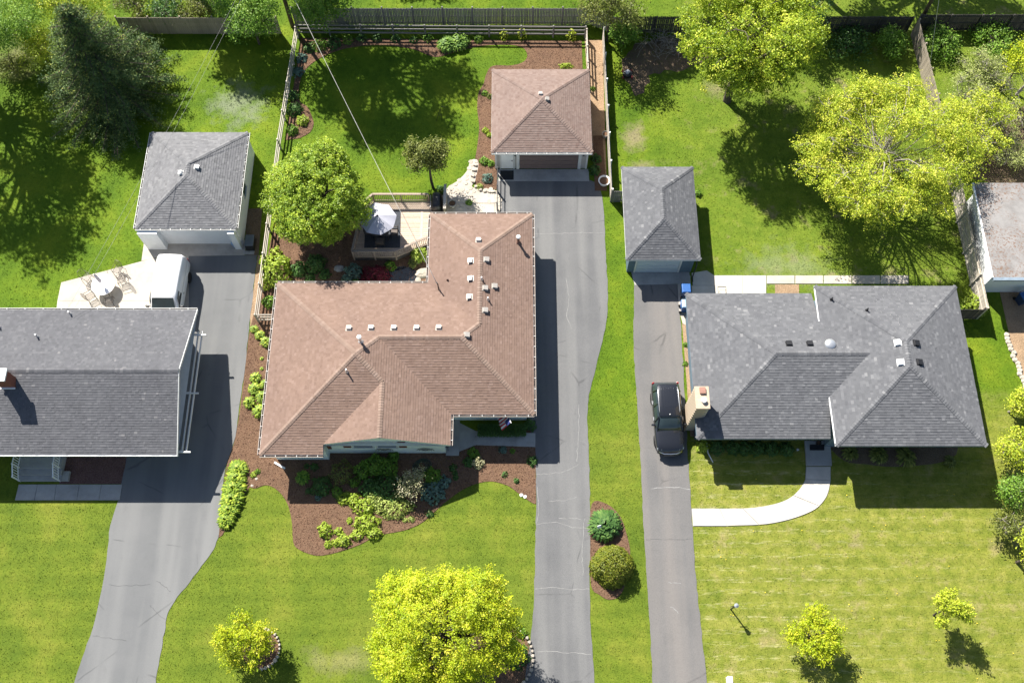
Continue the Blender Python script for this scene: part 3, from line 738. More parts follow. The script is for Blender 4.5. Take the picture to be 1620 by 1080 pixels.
# ---------------- garage on the right
rg, rgr = hip_garage('slate_garage', 'small slate-blue garage with charcoal hipped roof beside the grass strip', 7.68, 12.68, 30.12, 37.43, 2.35, .5, M_SH_DARK, M_SH_DARK, M_WALL_B, .28, gut=False, expo=.17)
yw = 30.40
panel_door(rg, 8.55, 11.45, yw-.01, .05, 2.05, simple('pale_blue_door', (.50,.57,.60), .5, var=.04), 4)
MB().box(8.42,8.54,yw-.06,yw,.0,2.17).build('door_trim', M_TRIM, rg); MB().box(11.46,11.58,yw-.06,yw,.0,2.17).build('door_trim', M_TRIM, rg); MB().box(8.54,11.46,yw-.06,yw,2.06,2.17).build('door_trim', M_TRIM, rg)
for x0, x1 in ((7.97,8.41),(11.6,12.39)):
    for i in range(9):
        z0 = .12+i*.235; m = MB(); m.add([(x0,yw-.045,z0),(x1,yw-.045,z0),(x1,yw-.012,z0+.235),(x0,yw-.012,z0+.235),(x0,yw-.005,z0),(x1,yw-.005,z0)], [(0,1,2,3),(0,4,5,1)]); m.build('siding_board', M_WALL_B, rg)
MB().tube([(12.45,30.2,2.1),(12.5,30.0,1.9),(12.5,29.95,.1),(12.5,29.6,.06)], .04, 6).build('downspout', M_BLACK, rg)

# ---------------- house on the left
lh = thing('grey_gable_house', 'long house with plain grey gable roof at the left edge', 'house', (-35, 21.4, 0))
zl, xl, xr = 2.70, -62.0, -20.58
RY, RZ = 21.38, 2.70 + 4.88*.36
lf = [[V(xl,16.5,zl),V(xr,16.5,zl),V(xr,RY,RZ),V(xl,RY,RZ)], [V(xr,26.27,zl),V(xl,26.27,zl),V(xl,RY,RZ),V(xr,RY,RZ)]]
lf2 = [[V(-36,16.5,zl),V(xr,16.5,zl),V(xr,RY,RZ),V(-36,RY,RZ)], [V(xr,26.27,zl),V(-36,26.27,zl),V(-36,RY,RZ),V(xr,RY,RZ)]]
lr_ = Roof(lh, lf, M_SH_GREY, M_SH_GREY, [(V(xl,RY,RZ),V(xr,RY,RZ),0,1)], [[(xl,16.5),(xr,16.5),(xr,26.27),(xl,26.27)]], zl-.15, expo=.16, wid=.18)
MB().bar((xl,16.47,zl-.08), (xr+.05,16.47,zl-.08), .09, .13).build('front_gutter', M_WHITE, lh)
gutter(lh, (xl,26.27), (xr,26.27), (0,1), zl, 1.2)
for y0, y1 in ((16.45, RY), (26.3, RY)): MB().bar((xr+.02,y0,zl-.10), (xr+.02,y1,RZ-.10), .04, .19).build('rake_board', M_TRIM, lh)
wall_prism(lh, [(xl+.3,17.6),(xr-1.5,17.6),(xr-1.5,25.9),(xl+.3,25.9)], 0, zl-.152, M_WALL_W)
m = MB(); m.add([(xr-1.5,17.6,zl-.152),(xr-1.5,25.9,zl-.152),(xr-1.5,25.9,zl+.10),(xr-1.5,RY,RZ-.06),(xr-1.5,17.6,zl+.38),(xr-1.75,17.6,zl-.152),(xr-1.75,25.9,zl-.152),(xr-1.75,25.9,zl+.10),(xr-1.75,RY,RZ-.06),(xr-1.75,17.6,zl+.38)],
                [(0,1,2,3,4),(9,8,7,6,5),(0,5,6,1),(2,7,8,3),(3,8,9,4),(0,4,9,5)]); m.build('gable_wall', M_WALL_W, lh)
window(lh, (xr-1.5,20.2,1.6), 1.2, 1.1, '+x'); window(lh, (xr-1.5,23.6,1.6), 1.2, 1.1, '+x'); window(lh, (-24.5,17.6,1.5), 2.0, 1.3, '-y', panes=3)
# twin beams on arms along the gable
for x in (-20.42, -20.16): MB().bar((x,16.75,2.30), (x,24.9,2.30), .07, .14).build('side_beam', M_TRIM, lh)
for y in (16.75, 20.6, 24.6): MB().bar((xr-1.5,y,2.42), (-19.85,y,2.42), .09, .10).build('beam_arm', M_TRIM, lh)
for y in (16.9, 20.75, 24.75): MB().bar((xr-1.5,y,1.5), (-20.45,y,2.22), .07, .08).build('arm_brace', M_TRIM, lh)
for px in ((112,497),(60,533),(0,518)): pipe(lh, lr_, *px, .42, .05, M_METAL)
# chimney
cp, _ = lr_.hit(16, 612)
ch = MB().box(cp.x-.45,cp.x+.35,cp.y-.1,cp.y+.55,3.6,5.55).build('chimney', M_BRICKR, lh)
MB().box(cp.x-.53,cp.x+.43,cp.y-.18,cp.y+.63,5.55,5.68).build('chimney_cap', M_WHITE, ch)
MB().box(cp.x-.52,cp.x+.42,cp.y-.20,cp.y-.1,4.25,4.32).build('flashing', M_WHITE, ch)
# front stoop, steps and railings
a, b = P(24,762), P(98,762)
st = MB(); x0, x1 = P(31,722,.5).x, P(100,722,.5).x
MB().box(x0,x1,a.y+.75,17.59,.0,.52).build('stoop', M_CONC_G, lh)
MB().box(x0,x1,a.y+.38,a.y+.748,.0,.35).build('step', M_CONC_G, lh); MB().box(x0,x1,a.y+.02,a.y+.378,.0,.18).build('step', M_CONC_G, lh)
MB().box(x1+.03,x1+.45,a.y+.02,a.y+.65,.0,.22).build('step_block', M_STONEG, lh)
def stair_rail(x):
    y0, y1, y2 = a.y+.05, a.y+.80, 17.4
    pts = [(y0,.18),(y1,.52),(y2,.52)]
    m = MB()
    for y, z in pts[:2]: m.box(x-.04,x+.04,y-.04,y+.04,0,z+.98)
    o = m.build('railing', M_WHITE, lh)
    for (ya,za),(yb,zb) in zip(pts[:-1], pts[1:]):
        MB().bar((x,ya,za+.92),(x,yb,zb+.92),.06,.05).build('rail', M_WHITE, o); MB().bar((x,ya,za+.15),(x,yb,zb+.15),.05,.04).build('rail', M_WHITE, o)
        k = max(2, int(abs(yb-ya)/.15))
        for i in range(1, k):
            t = i/k; y = ya+(yb-ya)*t; z = za+(zb-za)*t; MB().box(x-.018,x+.018,y-.018,y+.018,z+.15,z+.92).build('baluster', M_WHITE, o)
stair_rail(x0+.12); stair_rail(x1-.12)

# ---------------- house on the right
rh = thing('charcoal_roof_house', 'house with charcoal hipped roof and curved white walk on the right', 'house', (20, 22, 0))
s = .37; zw, zE = 2.6, 3.5
aW = V(11.45+4.975, 22.525, zw+4.975*s); xE0, xE1, yE0, yE1 = 19.70, 28.87, 16.82, 27.6
jx = xE0 + (aW.z-zE)/s; J = V(jx, 22.525, aW.z); yv = 17.55+(zE-zw)/s; yv2 = 27.5-(zE-zw)/s
fw = [[V(11.45,17.55,zw),V(11.45,27.5,zw),aW], [V(11.45,17.55,zw),V(19.72,17.55,zw),V(19.72,yv,zE),J,aW], [V(11.45,27.5,zw),aW,J,V(19.72,yv2,zE),V(19.72,27.5,zw)]]
fe, le = hiprect(xE0, xE1, yE0, yE1, zE, s)
lw = [(V(11.45,17.55,zw),aW,0,1),(V(11.45,27.5,zw),aW,0,2),(aW,J,1,2)] + [(p,q,i+3,j+3) for p,q,i,j in le]
rr_ = Roof(rh, fw+fe, M_SH_DARK, M_SH_DARK, lw, [[(11.45,17.55),(19.72,17.55),(19.72,27.5),(11.45,27.5)]], zw-.15, expo=.17, wid=.21, thick=.016)
MB().add([(xE0,yE0,zE-.15),(xE1,yE0,zE-.15),(xE1,yE1,zE-.15),(xE0,yE1,zE-.15)], [(0,1,2,3)]).build('soffit', M_WALL_B, rh)
fascia(rh, [(19.72,17.55),(11.45,17.55),(11.45,27.5),(19.72,27.5)], zw, .16, M_WALL_B, closed=False)
fascia(rh, [(xE0,yE0),(xE1,yE0),(xE1,yE1),(xE0,yE1)], zE, .16, M_WALL_B)
for y0, y1 in ((yE0, yv), (yv2, yE1)): MB().bar((xE0-.03,y0,zE-.04), (xE0-.03,y1,zE-.04), .05, .10).build('white_edge_trim', M_WHITE, rh)
wall_prism(rh, [(11.8,18.3),(20.099,18.3),(20.099,27.05),(11.8,27.05)], 0, zw-.152, M_WALL_B)
wall_prism(rh, [(20.1,17.8),(28.1,17.8),(28.1,27.1),(20.1,27.1)], 0, zE-.152, M_WALL_B)
window(rh, (14.8,18.3,1.5), 2.0, 1.2, '-y', panes=3); window(rh, (23,17.8,1.9), 2.2, 1.3, '-y', panes=3); window(rh, (26.5,17.8,1.9), 1.4, 1.3, '-y'); window(rh, (28.1,22,1.9), 1.4, 1.2, '+x')
MB().box(18.35,19.3,18.23,18.3,.16,2.2).build('front_door', simple('door_navy', (.04,.05,.075), .5), rh, bevel=.01)
MB().prism(PX([(1272,698),(1312,698),(1315,737),(1275,737)]), .0, .16).build('stoop', M_CONC_G, rh)
HARD.append(PX([(1272,690),(1312,690),(1315,737),(1275,737)]))
for px, m_ in (((1420,542),M_WHITE),((1424.5,573),M_WHITE),((1449,543),M_BLACK),((1454,573),M_BLACK),((1248,544),M_BLACK),((1281,544),M_BLACK)): box_vent(rh, rr_, *px, m_, .32, .12)
for px in ((1315,474),(1371,491)): pipe(rh, rr_, *px, .3, .05, M_BLACK)
dp, dn = rr_.hit(1313, 545)
MB().lathe([(.36,.0),(.36,.12),(.32,.18),(.2,.24),(.05,.26)], dp+Vector((0,0,-.02)), 20).build('round_vent', M_METAL, rr_.o, smooth=True)
# chimney
cx0, cx1, cy0, cy1 = 11.2, 12.1, 18.9, 20.25; ct = 4.45
chm = MB().box(cx0,cx1-.12,cy0,cy1,0,ct).build('chimney', M_MORTAR, rh)
bmesh_x = MB().box(-.105,.105,-.03,.03,-.085,.085).mesh('brick', M_BRICKT); bmesh_y = MB().box(-.03,.03,-.105,.105,-.085,.085).mesh('brick', M_BRICKT)
for r in range(24):
    zc = .12+r*.20; off = .11*(r % 2)
    if zc > ct-.08: break
    for k in range(5):
        x = cx0+.10+k*.225+off-.06
        if x < cx1-.20 and zc > 2.4: piece('brick', bmesh_x, chm, (x, cy0, zc))
    for k in range(7):
        y = cy0+.11+k*.225+off-.05
        if y < cy1-.05: piece('brick', bmesh_y, chm, (cx0, y, zc))
MB().box(cx0-.05,cx1-.07,cy0-.05,cy1+.05,ct,ct+.08).build('chimney_crown', M_BRICKT, chm, bevel=.015)
MB().lathe([(.16,.08),(.17,.1),(.17,.28),(.14,.30)], ((cx0+cx1)/2,cy0+.45,ct), 14).build('flue', M_WHITE, chm)
MB().box(cx0+.25,cx1-.3,cy1-.45,cy1-.05,ct+.08,ct+.22).build('flue_block', simple('clay_flue', (.30,.16,.12), .8), chm)

# ---------------- house at the far right
fr = thing('pale_roof_house', 'house with pale low-slope roof cut off by the right edge', 'house', (37, 32, 0))
x0, x1, y0, y1 = 31.75, 46.0, 28.5, 35.7
MB().box(x0+.35,x1-.3,y0+.35,y1-.3,0,2.75).build('wall', M_WALL_W, fr); HARD.append([V(x0,y0),V(x1,y0),V(x1,y1),V(x0,y1)])
t = NT('leafy_membrane')
c = t.ramp(t.noise(1.2, 5, .7), [(.3, (.185,.175,.168)), (.6, (.26,.25,.242))]); lf_ = t.math('MULTIPLY', t.rng(t.noise(6, 5, .8), .5, .62), t.rng(t.noise(.35, 3), .38, .5))
c = t.mix(lf_, c, (.17,.10,.065)); M_MEMB = t.base(c, .9, .15)
ro = MB().add([(x0,y0,2.95),(x1,y0,2.95),(x1,y1,3.05),(x0,y1,3.05),(x0,y0,2.8),(x1,y0,2.8),(x1,y1,2.8),(x0,y1,2.8)], [(0,1,2,3),(7,6,5,4),(0,4,5,1),(1,5,6,2),(2,6,7,3),(3,7,4,0)]).build('roof', M_MEMB, fr)
MB().bar((x0-.05,y0,2.9),(x0-.05,y1,2.98),.10,.15).build('roof_edge', M_WHITE, ro); MB().bar((x0,y0-.10,2.88),(x1,y0-.10,2.88),.22,.16).build('front_gutter', simple('blue_grey_gutter', (.20,.25,.30), .5), ro)
# lap boards on the wall that faces the fence
for i in range(13): MB().box(x0+.31,x0+.348,y0+.36,y1-.32,.1+i*.2,.27+i*.2).build('siding_board', M_WALL_W, fr)

# ------------------------------------------------------------------ fences
PK = {}
def picket_mesh(w, h, t, mat, pointed=False):
    k = (w, h, t, mat.name)
    if k not in PK: PK[k] = MB().box(-w/2, w/2, -t/2, t/2, .03, h).mesh('picket', mat)
    return PK[k]
def board_fence(name, label, a, b, h, mat, side=1, pitch=.152, post=2.4, rails=3, postmat=None, group=None):
    a, b = Vector(a), Vector(b); d = b-a; L = d.length; d.normalize(); nrm = Vector((-d.y, d.x))*side; ang = math.atan2(d.y, d.x)
    th = thing(name, label, 'fence', (*((a+b)/2), 0), group); pm = picket_mesh(pitch-.012, h, .02, mat); k = int(L/pitch)
    for i in range(k):
        p = a + d*((i+.5)*L/k) + Vector((R.uniform(-.004, .004), R.uniform(-.006, .006)))
        piece('picket', pm, th, (p.x, p.y, R.uniform(-.03, .01)), ang + R.uniform(-.02, .02))
    for j in range(rails):
        z = .25 + (h-.45)*j/max(1, rails-1)
        MB().bar((*(a+nrm*.04), z), (*(b+nrm*.04), z), .045, .09).build('rail', postmat or mat, th)
    n = max(1, round(L/post))
    for i in range(n+1):
        p = a + d*(L*i/n) + nrm*.07; MB().cbox((p.x, p.y, (h+.08)/2), .10, .10, h+.08, ang).build('post', postmat or mat, th)
    return th
def rail_fence(name, label, pts, zs, mat, post=2.45, w=.05, hgt=.14, ph=1.3):
    pts = [Vector(p) for p in pts]; th = thing(name, label, 'fence', (*pts[0], 0))
    for a, b in zip(pts[:-1], pts[1:]):
        d = b-a; n = max(1, round(d.length/post)); ang = math.atan2(d.y, d.x)
        for i in range(n):
            p, q = a+d*(i/n), a+d*((i+1)/n)
            for z in zs: MB().bar((p.x, p.y, z+R.uniform(-.02,.02)), (q.x, q.y, z+R.uniform(-.02,.02)), w, hgt).build('rail', mat, th)
            MB().cbox((p.x, p.y, ph/2), .11, .11, ph, ang).build('post', mat, th)
    MB().cbox((pts[-1].x, pts[-1].y, ph/2), .11, .11, ph, 0).build('post', mat, th)
    return th
board_fence('board_fence', 'cedar board fence along the back of the left garden, lit pale brown', (-30.2,51.1), (-18.0,51.1), 1.83, M_CEDAR, 1)
board_fence('board_fence', 'weathered grey board fence along the back of the middle garden', (-16.9,52.0), (6.2,52.0), 1.83, M_GREYW, 1, pitch=.12)
rail_fence('rail_fence', 'three-rail wooden fence in front of the grey back boards of the middle garden', [(-16.6,50.95), (5.65,50.75)], (.38,.78,1.16), M_GREYW)
rail_fence('rail_fence', 'pale rail fence between the left driveway and the middle garden', [(-16.6,50.7), (-17.0,40.5), (-17.2,26.6), (-15.7,26.6)], (.38,.78,1.16), M_PALEW, w=.05, hgt=.13)
rail_fence('rail_fence', 'short pale rail fence between the brown garage corner and back fence', [(5.72,50.5), (5.72,45.9)], (.38,.78,1.16), M_PALEW, post=1.6)
board_fence('board_fence', 'long low board fence between the wood-chip path and the right garden', (7.0,50.6), (7.05,36.3), 1.25, M_PALEW, 1, pitch=.145, postmat=M_WHITE)
board_fence('board_fence', 'short dark gate panel between the low fence and slate garage', (7.08,36.0), (7.95,36.0), 1.5, M_GREYW, 1, pitch=.14, post=.9)
board_fence('board_fence', 'short grey fence corner joining the middle and right back fences', (6.25,51.95), (8.4,50.9), 1.83, M_GREYW, 1)
board_fence('board_fence', 'dark stained board fence along the back of the right gardens', (8.6,51.2), (30.6,51.2), 1.83, M_DARKW, -1, pitch=.15)
board_fence('board_fence', 'dark stained back fence in the far right corner beyond the dividing fence', (31.2,51.4), (43,51.4), 1.83, M_DARKW, -1, pitch=.15)
board_fence('board_fence', 'brown dividing fence running down between the two right gardens', (31.0,51.0), (31.55,37.2), 1.75, M_CEDAR, 1, pitch=.15)
board_fence('board_fence', 'pale board fence with posts and rails showing, beside the pale roof house', (31.65,36.8), (31.70,26.85), 1.75, M_PALEW, -1, pitch=.13)
board_fence('board_fence', 'short dark board fence between the charcoal roof house and the pale fence', (29.1,26.8), (31.55,26.8), 1.6, M_DARKW, 1, pitch=.15, post=2.4)
# black hand rail beside the drive, by the garage
rail_fence('hand_rail', 'black metal hand rail where the flagstone path meets the centre driveway', [(-1.05,38.3), (-1.05,33.9)], (.45,.95), M_BLACK, post=1.4, w=.05, hgt=.05, ph=1.0)['category'] = 'hand rail'

# ------------------------------------------------------------------ deck with railing
dz = .50
A_, B_, F_, E_, D_ = P(577,331,dz), P(592,318,dz), P(560,407,dz), P(627,407,dz), P(676,379,dz)
deckpoly = [A_.to_2d(), B_.to_2d(), V(-5.14,B_.y), V(-5.14,D_.y), E_.to_2d(), F_.to_2d()]
dk = thing('deck', 'wooden deck with railing tucked behind the brown house', 'deck', (-7.5, 31, 0)); HARD.append(deckpoly)
MB().prism(deckpoly, .05, dz-.034).build('deck_base', M_DARKW, dk)
y = min(p.y for p in deckpoly)
while y < max(p.y for p in deckpoly)-.02:
    q = clip2(clip2([(p.x, p.y) for p in deckpoly], 1, y, True), 1, y+.142, False)
    if len(q) >= 3: MB().prism(q, dz-.03, dz+R.uniform(-.003,.003)).build('deck_board', M_DECK, dk)
    y += .155
MB().box(-6.45,-6.28,E_.y+.35,B_.y-.05,dz+.004,dz+.012).build('deck_board', M_DECK, dk)
def railing(th, a, b, z0, h, mat=M_RAILW, bal=.13):
    a, b = Vector((a[0],a[1],0)), Vector((b[0],b[1],0)); d = b-a; L = d.length; d.normalize(); ang = math.atan2(d.y, d.x)
    o = MB().bar((a.x,a.y,z0+h), (b.x,b.y,z0+h), .14, .04).build('railing', mat, th)
    for z in (z0+.1, z0+h-.09): MB().bar((a.x,a.y,z), (b.x,b.y,z), .04, .09).build('rail', mat, o)
    k = max(2, int(L/bal)); bm_ = MB().box(-.02,.02,-.02,.02,0,h-.2).mesh('baluster', mat)
    for i in range(1, k):
        p = a+d*(L*i/k); piece('baluster', bm_, o, (p.x, p.y, z0+.12), ang)
    n = max(1, round(L/1.6))
    for i in range(n+1):
        p = a+d*(L*i/n); MB().cbox((p.x,p.y,z0+(h-.02)/2-.2), .09, .09, h+.36, ang).build('post', mat, o)
rin = lambda p: Vector((p[0], p[1]))
railing(dk, B_, (-5.9, B_.y), dz, .95); railing(dk, A_, B_, dz, .95); railing(dk, F_, E_, dz, .95); railing(dk, E_, (-5.2, D_.y), dz, .95); railing(dk, F_, A_, dz, .95)
tag(MB().prism(PX([(579,333),(634,333),(633,392),(576,392)], dz+.02), dz+.008, dz+.018).build('rug', simple('rug_charcoal', (.05,.055,.065), .95, var=.3, scale=8)), 'charcoal rug under the dining set on the deck', 'rug')
rb = thing('rug_border', 'x', 'rug', (0,0,0)); bpy.data.objects.remove(rb)
# umbrella
uc = P(597,342,2.95); ub = thing('patio_umbrella', 'open grey eight-panel umbrella shading the deck table', 'umbrella', (uc.x, uc.y, dz))
M_UMB = simple('umbrella_grey', (.42,.42,.47), .8, .2, var=.08); RU = 1.28
for k in range(8):
    a0, a1 = 2*math.pi*k/8+.2, 2*math.pi*(k+1)/8+.2; m = MB(); rows = []
    for r in (0.06, .45, .85, RU):
        z = 3.02 - .40*(r/RU)**1.25; row = []
        for j in range(5):
            t = j/4; a_ = a0+(a1-a0)*t; rr2 = r*math.cos(math.pi/8)/math.cos((t-.5)*math.pi/4); sag = -.05*math.sin(t*math.pi)*(r/RU)
            row.append((uc.x+rr2*math.cos(a_), uc.y+rr2*math.sin(a_), z+sag))
        rows.append(row)
    vs = [p for r_ in rows for p in r_]; fs = [(i*5+j, i*5+j+1, (i+1)*5+j+1, (i+1)*5+j) for i in range(3) for j in range(4)]
    vs2 = [(x_, y_, z_-.008) for x_, y_, z_ in vs]; n_ = len(vs)
    m.add(vs+vs2, fs+[tuple(i+n_ for i in f[::-1]) for f in fs]); m.build('canopy_panel', M_UMB, ub, smooth=True)
    MB().tube([(uc.x,uc.y,2.98),(uc.x+RU*math.cos(a0),uc.y+RU*math.sin(a0),2.60)], .012, 5).build('rib', M_BLACK, ub)
MB().tube([(uc.x,uc.y,dz+.03),(uc.x,uc.y,3.05)], .024, 8).build('pole', M_BLACK, ub); MB().lathe([(.27,.02),(.27,.07),(.06,.12)], (uc.x,uc.y,dz), 16).build('base', M_BLACK, ub)
MB().lathe([(.08,3.0),(.06,3.06),(.02,3.1)], (uc.x,uc.y,0), 8).build('finial', M_BLACK, ub)
# deck table and chairs
M_WICK = simple('dark_wicker', (.075,.065,.058), .8, .3, var=.35, scale=14, bump=.01); M_CUSH = simple('taupe_cushion', (.17,.145,.13), .9, .2)
tx, ty = uc.x+.02, uc.y-.02
tb = thing('deck_table', 'square dark dining table beneath the grey umbrella', 'table', (tx,ty,dz))
MB().box(tx-.55,tx+.55,ty-.55,ty+.55,dz+.70,dz+.74).build('table_top', M_WICK, tb, bevel=.01)
for i in (-1,1):
    for j in (-1,1): MB().box(tx+i*.48-.03,tx+i*.48+.03,ty+j*.48-.03,ty+j*.48+.03,dz,dz+.70).build('leg', M_BLACK, tb)
def deck_chair(c, rz, label):
    th = thing('deck_chair', label, 'chair', (0,0,0), 'chairs round the deck table')
    MB().box(-.27,.27,-.26,.26,.38,.42).build('seat', M_WICK, th, bevel=.01); MB().box(-.25,.25,-.24,.24,.42,.49).build('cushion', M_CUSH, th, bevel=.025)
    MB().cbox((0,.28,.68), .54, .05, .55, 0, -.12).build('backrest', M_WICK, th, bevel=.015)
    for i in (-1,1):
        MB().box(i*.30-.03,i*.30+.03,-.24,.28,.60,.64).build('armrest', M_WICK, th)
        for j in (-.22,.24): MB().box(i*.29-.02,i*.29+.02,j-.02,j+.02,0,.60).build('leg', M_BLACK, th)
    rigid(th, c, rz)
deck_chair((tx-.05,ty-.80,dz), math.pi, 'dark wicker chair below the deck umbrella with taupe cushion, nearest the rug edge'); deck_chair((tx+.90,ty-.05,dz), -math.pi/2, 'dark wicker chair on the house side of the deck table')
deck_chair((tx,ty+.85,dz), 0, 'dark wicker chair mostly hidden behind the deck umbrella'); deck_chair((tx-.88,ty,dz), math.pi/2, 'dark wicker chair on the leafy tree side of the deck table')
# covered grill, curved bench, planters
gp = P(691,322,dz); M_COVER = simple('black_vinyl_cover', (.016,.017,.020), .35, .5, var=.3, scale=5, bump=.03)
gr = thing('covered_grill', 'black grill beside the deck railing under the small tree', 'grill', (gp.x,gp.y,0))
m = MB()
rings = [(.0,.40,.72),(.5,.40,.72),(.85,.38,.70),(1.05,.30,.62),(1.15,.16,.45)]
for z,w,l in rings: m.v += [(gp.x+w*sx,gp.y+l*sy,z) for sx,sy in ((-1,-.8),(-.8,-1),(.8,-1),(1,-.8),(1,.8),(.8,1),(-.8,1),(-1,.8))]
m.f += [(i*8+k,i*8+(k+1)%8,(i+1)*8+(k+1)%8,(i+1)*8+k) for i in range(4) for k in range(8)] + [tuple(range(32,40))]
m.build('cover', M_COVER, gr, smooth=True, sub=1)
MB().bar((gp.x-.42,gp.y-.5,.85),(gp.x-.42,gp.y+.5,.85),.03,.03).build('handle', M_METAL, gr)
bp = P(704,318,.5); bn = thing('slatted_screen', 'narrow curved wooden screen at the end of the deck by the grill', 'screen', (bp.x,bp.y,0))
for k in range(14):
    t = k/13; yy = bp.y-.95+1.9*t; xx = bp.x+.10*math.sin(t*math.pi); MB().cbox((xx,yy,.55),.05,.12,1.1,0).build('slat', M_CEDAR, bn)
MB().bar((bp.x+.03,bp.y-1,1.12),(bp.x+.03,bp.y+1,1.12),.2,.05).build('cap_rail', M_PALEW, bn)
def pot(c, r, h, mat, label, rim=None, soil=True):
    th = thing('planter_pot', label, 'pot', c)
    MB().lathe([(r*.62,0),(r*.9,h*.6),(r,h),(r*1.08,h),(r*1.08,h*.93),(r*.86,h*.9),(r*.84,h*.8)], c, 20).build('pot_body', mat, th, smooth=False)
    if soil: MB().lathe([(r*.84,h*.75),(r*.84,h*.82),(r*.3,h*.86)], c, 14).build('soil', M_MULCH, th)
    return th
pot(P(716,326), .27, .45, M_STONEG, 'round stone pot on the flagstones beside the slatted screen'); pot(P(955,291), .40, .5, M_WHITE, 'large white-rimmed round planter by the driveway corner of the brown garage')
pot(P(957,217), .23, .45, M_STONEG, 'small grey pot against the low fence beside the brown garage')
pot(P(685,673), .26, .4, simple('dark_red_pot', (.10,.03,.03), .6), 'dark red pot beside the front walk of the brown house')
sp = P(735,330)
for k, (px, py) in enumerate(((740,322),(752,308))): pass
# flag on the porch
fl = thing('flag', 'striped red white and blue flag hanging from the brown house porch', 'flag', (-.3,19.0,2.2))
MB().tube([(-.35,19.55,2.0),(-.05,18.55,2.62)], .018, 6).build('flag_pole', M_WHITE, fl)
fm_r, fm_w, fm_b = simple('flag_red', (.48,.035,.045), .8), simple('flag_white', (.78,.77,.75), .8), simple('flag_blue', (.025,.04,.16), .8)
def flagpt(u, v):     # u along the pole, v down the drape
    b_ = Vector((-.32,19.42,2.08)).lerp(Vector((-.06,18.60,2.58)), u)
    return b_ + Vector((-.05*math.sin(u*9+v*2)-.10*v, .10*math.sin(u*11)*v, 0)) + Vector((-.55,-.12,-1.05))*v*.95
for st_ in range(13):
    u0, u1 = st_/13, (st_+1)/13; m = MB(); vs = []
    for j in range(9):
        v_ = j/8
        for u_ in (u0, u1): vs.append(flagpt(u_, v_))
    fs = [(2*j,2*j+1,2*j+3,2*j+2) for j in range(8)]; vs2 = [p+Vector((.006,0,0)) for p in vs]
    m.add(vs+vs2, fs+[tuple(i+len(vs) for i in f[::-1]) for f in fs]); m.build('stripe', fm_r if st_ % 2 == 0 else fm_w, fl)
m = MB(); vs = [flagpt(u_/6*.54+.46, v_/6*.40)+Vector((-.012,0,.006)) for v_ in range(7) for u_ in range(7)]
fs = [(r*7+c_, r*7+c_+1, (r+1)*7+c_+1, (r+1)*7+c_) for r in range(6) for c_ in range(6)]
m.add(vs, fs); m.build('star_field', fm_b, fl)
# coiled hose
hc = P(667,738); m = MB(); pts = []
for k in range(140):
    t = k/139; a_ = t*2*math.pi*5.5; r_ = .62-.36*t+.06*math.sin(a_*1.7+t*9); pts.append((hc.x+r_*math.cos(a_), hc.y+r_*math.sin(a_)*.85, .06+.05*t+.02*math.sin(a_*2.3)))
tag(m.tube(pts, .016, 5).build('garden_hose', simple('hose_green', (.03,.075,.05), .4, .5), smooth=True), 'dark green garden hose coiled on the mulch below the front gable', 'hose')
# railing piece at the porch corner
pr = thing('porch_railing', 'short black metal railing at the porch corner of the brown house', 'railing', (*P(692,713).to_2d(),0))
for k in range(9):
    x_ = P(676,713).x+k*.17; MB().box(x_-.012,x_+.012,P(690,713).y-.012,P(690,713).y+.012,0,.85).build('baluster', M_BLACK, pr)
MB().bar((P(676,713).x-.03,P(690,713).y,.86),(P(676,713).x+1.42,P(690,713).y,.86),.04,.03).build('rail', M_BLACK, pr)
# pond
pond = struct(MB().prism(spline(PX([(612,428),(628,422),(648,423),(662,434),(660,448),(640,452),(615,448)]), 4, True), -.2, .035).build('pond_water', simple('pond_dark_water', (.012,.018,.024), .08, .6)))
def rock(c, r, mat, label, flat=.6, group=None):
    m = MB(); n_ = 8; prof = [(.55,-.25),(1,.15),(.85,.6),(.35,.9)]
    for i, (q_, z_) in enumerate(prof):
        for k in range(n_):
            a_ = 6.283*k/n_+.3*i; rr2 = r*q_*R.uniform(.78,1.15); m.v.append((c[0]+rr2*math.cos(a_), c[1]+rr2*math.sin(a_)*R.uniform(.8,1.0), c[2]+z_*r*flat*R.uniform(.9,1.1)))
    m.f += [(i*n_+k,i*n_+(k+1)%n_,(i+1)*n_+(k+1)%n_,(i+1)*n_+k) for i in range(3) for k in range(n_)]+[tuple(range(3*n_,4*n_))]
    return tag(m.build('boulder' if r > .3 else 'stone', mat), label, 'rock', group)
rock(P(668,432), .50, M_STONE, 'large pale boulder at the pond edge beside the brown house wall'); rock(P(662,443), .24, M_STONE, 'small pale rock at the lower end of the pond')
rock(P(537,425), .36, M_STONEG, 'flat grey stone among the dark shrubs under the round tree', .35); rock(P(655,418), .22, M_STONE, 'tan stone above the pond beside the lime iris')
for k, (x_, y_) in enumerate(((825,783),(831,785.5))): rock(P(x_,y_), .13, M_WHITE, 'small white stone at the lawn edge near the driveway, %s of the pair' % ('left' if k == 0 else 'right'))
for k, (x_, y_, q_) in enumerate(((399,768,'lower'),(406,757,'upper'))): rock(P(x_,y_), .12, M_STONE, 'small pale stone in the mulch by the hosta row, %s of the two' % q_)
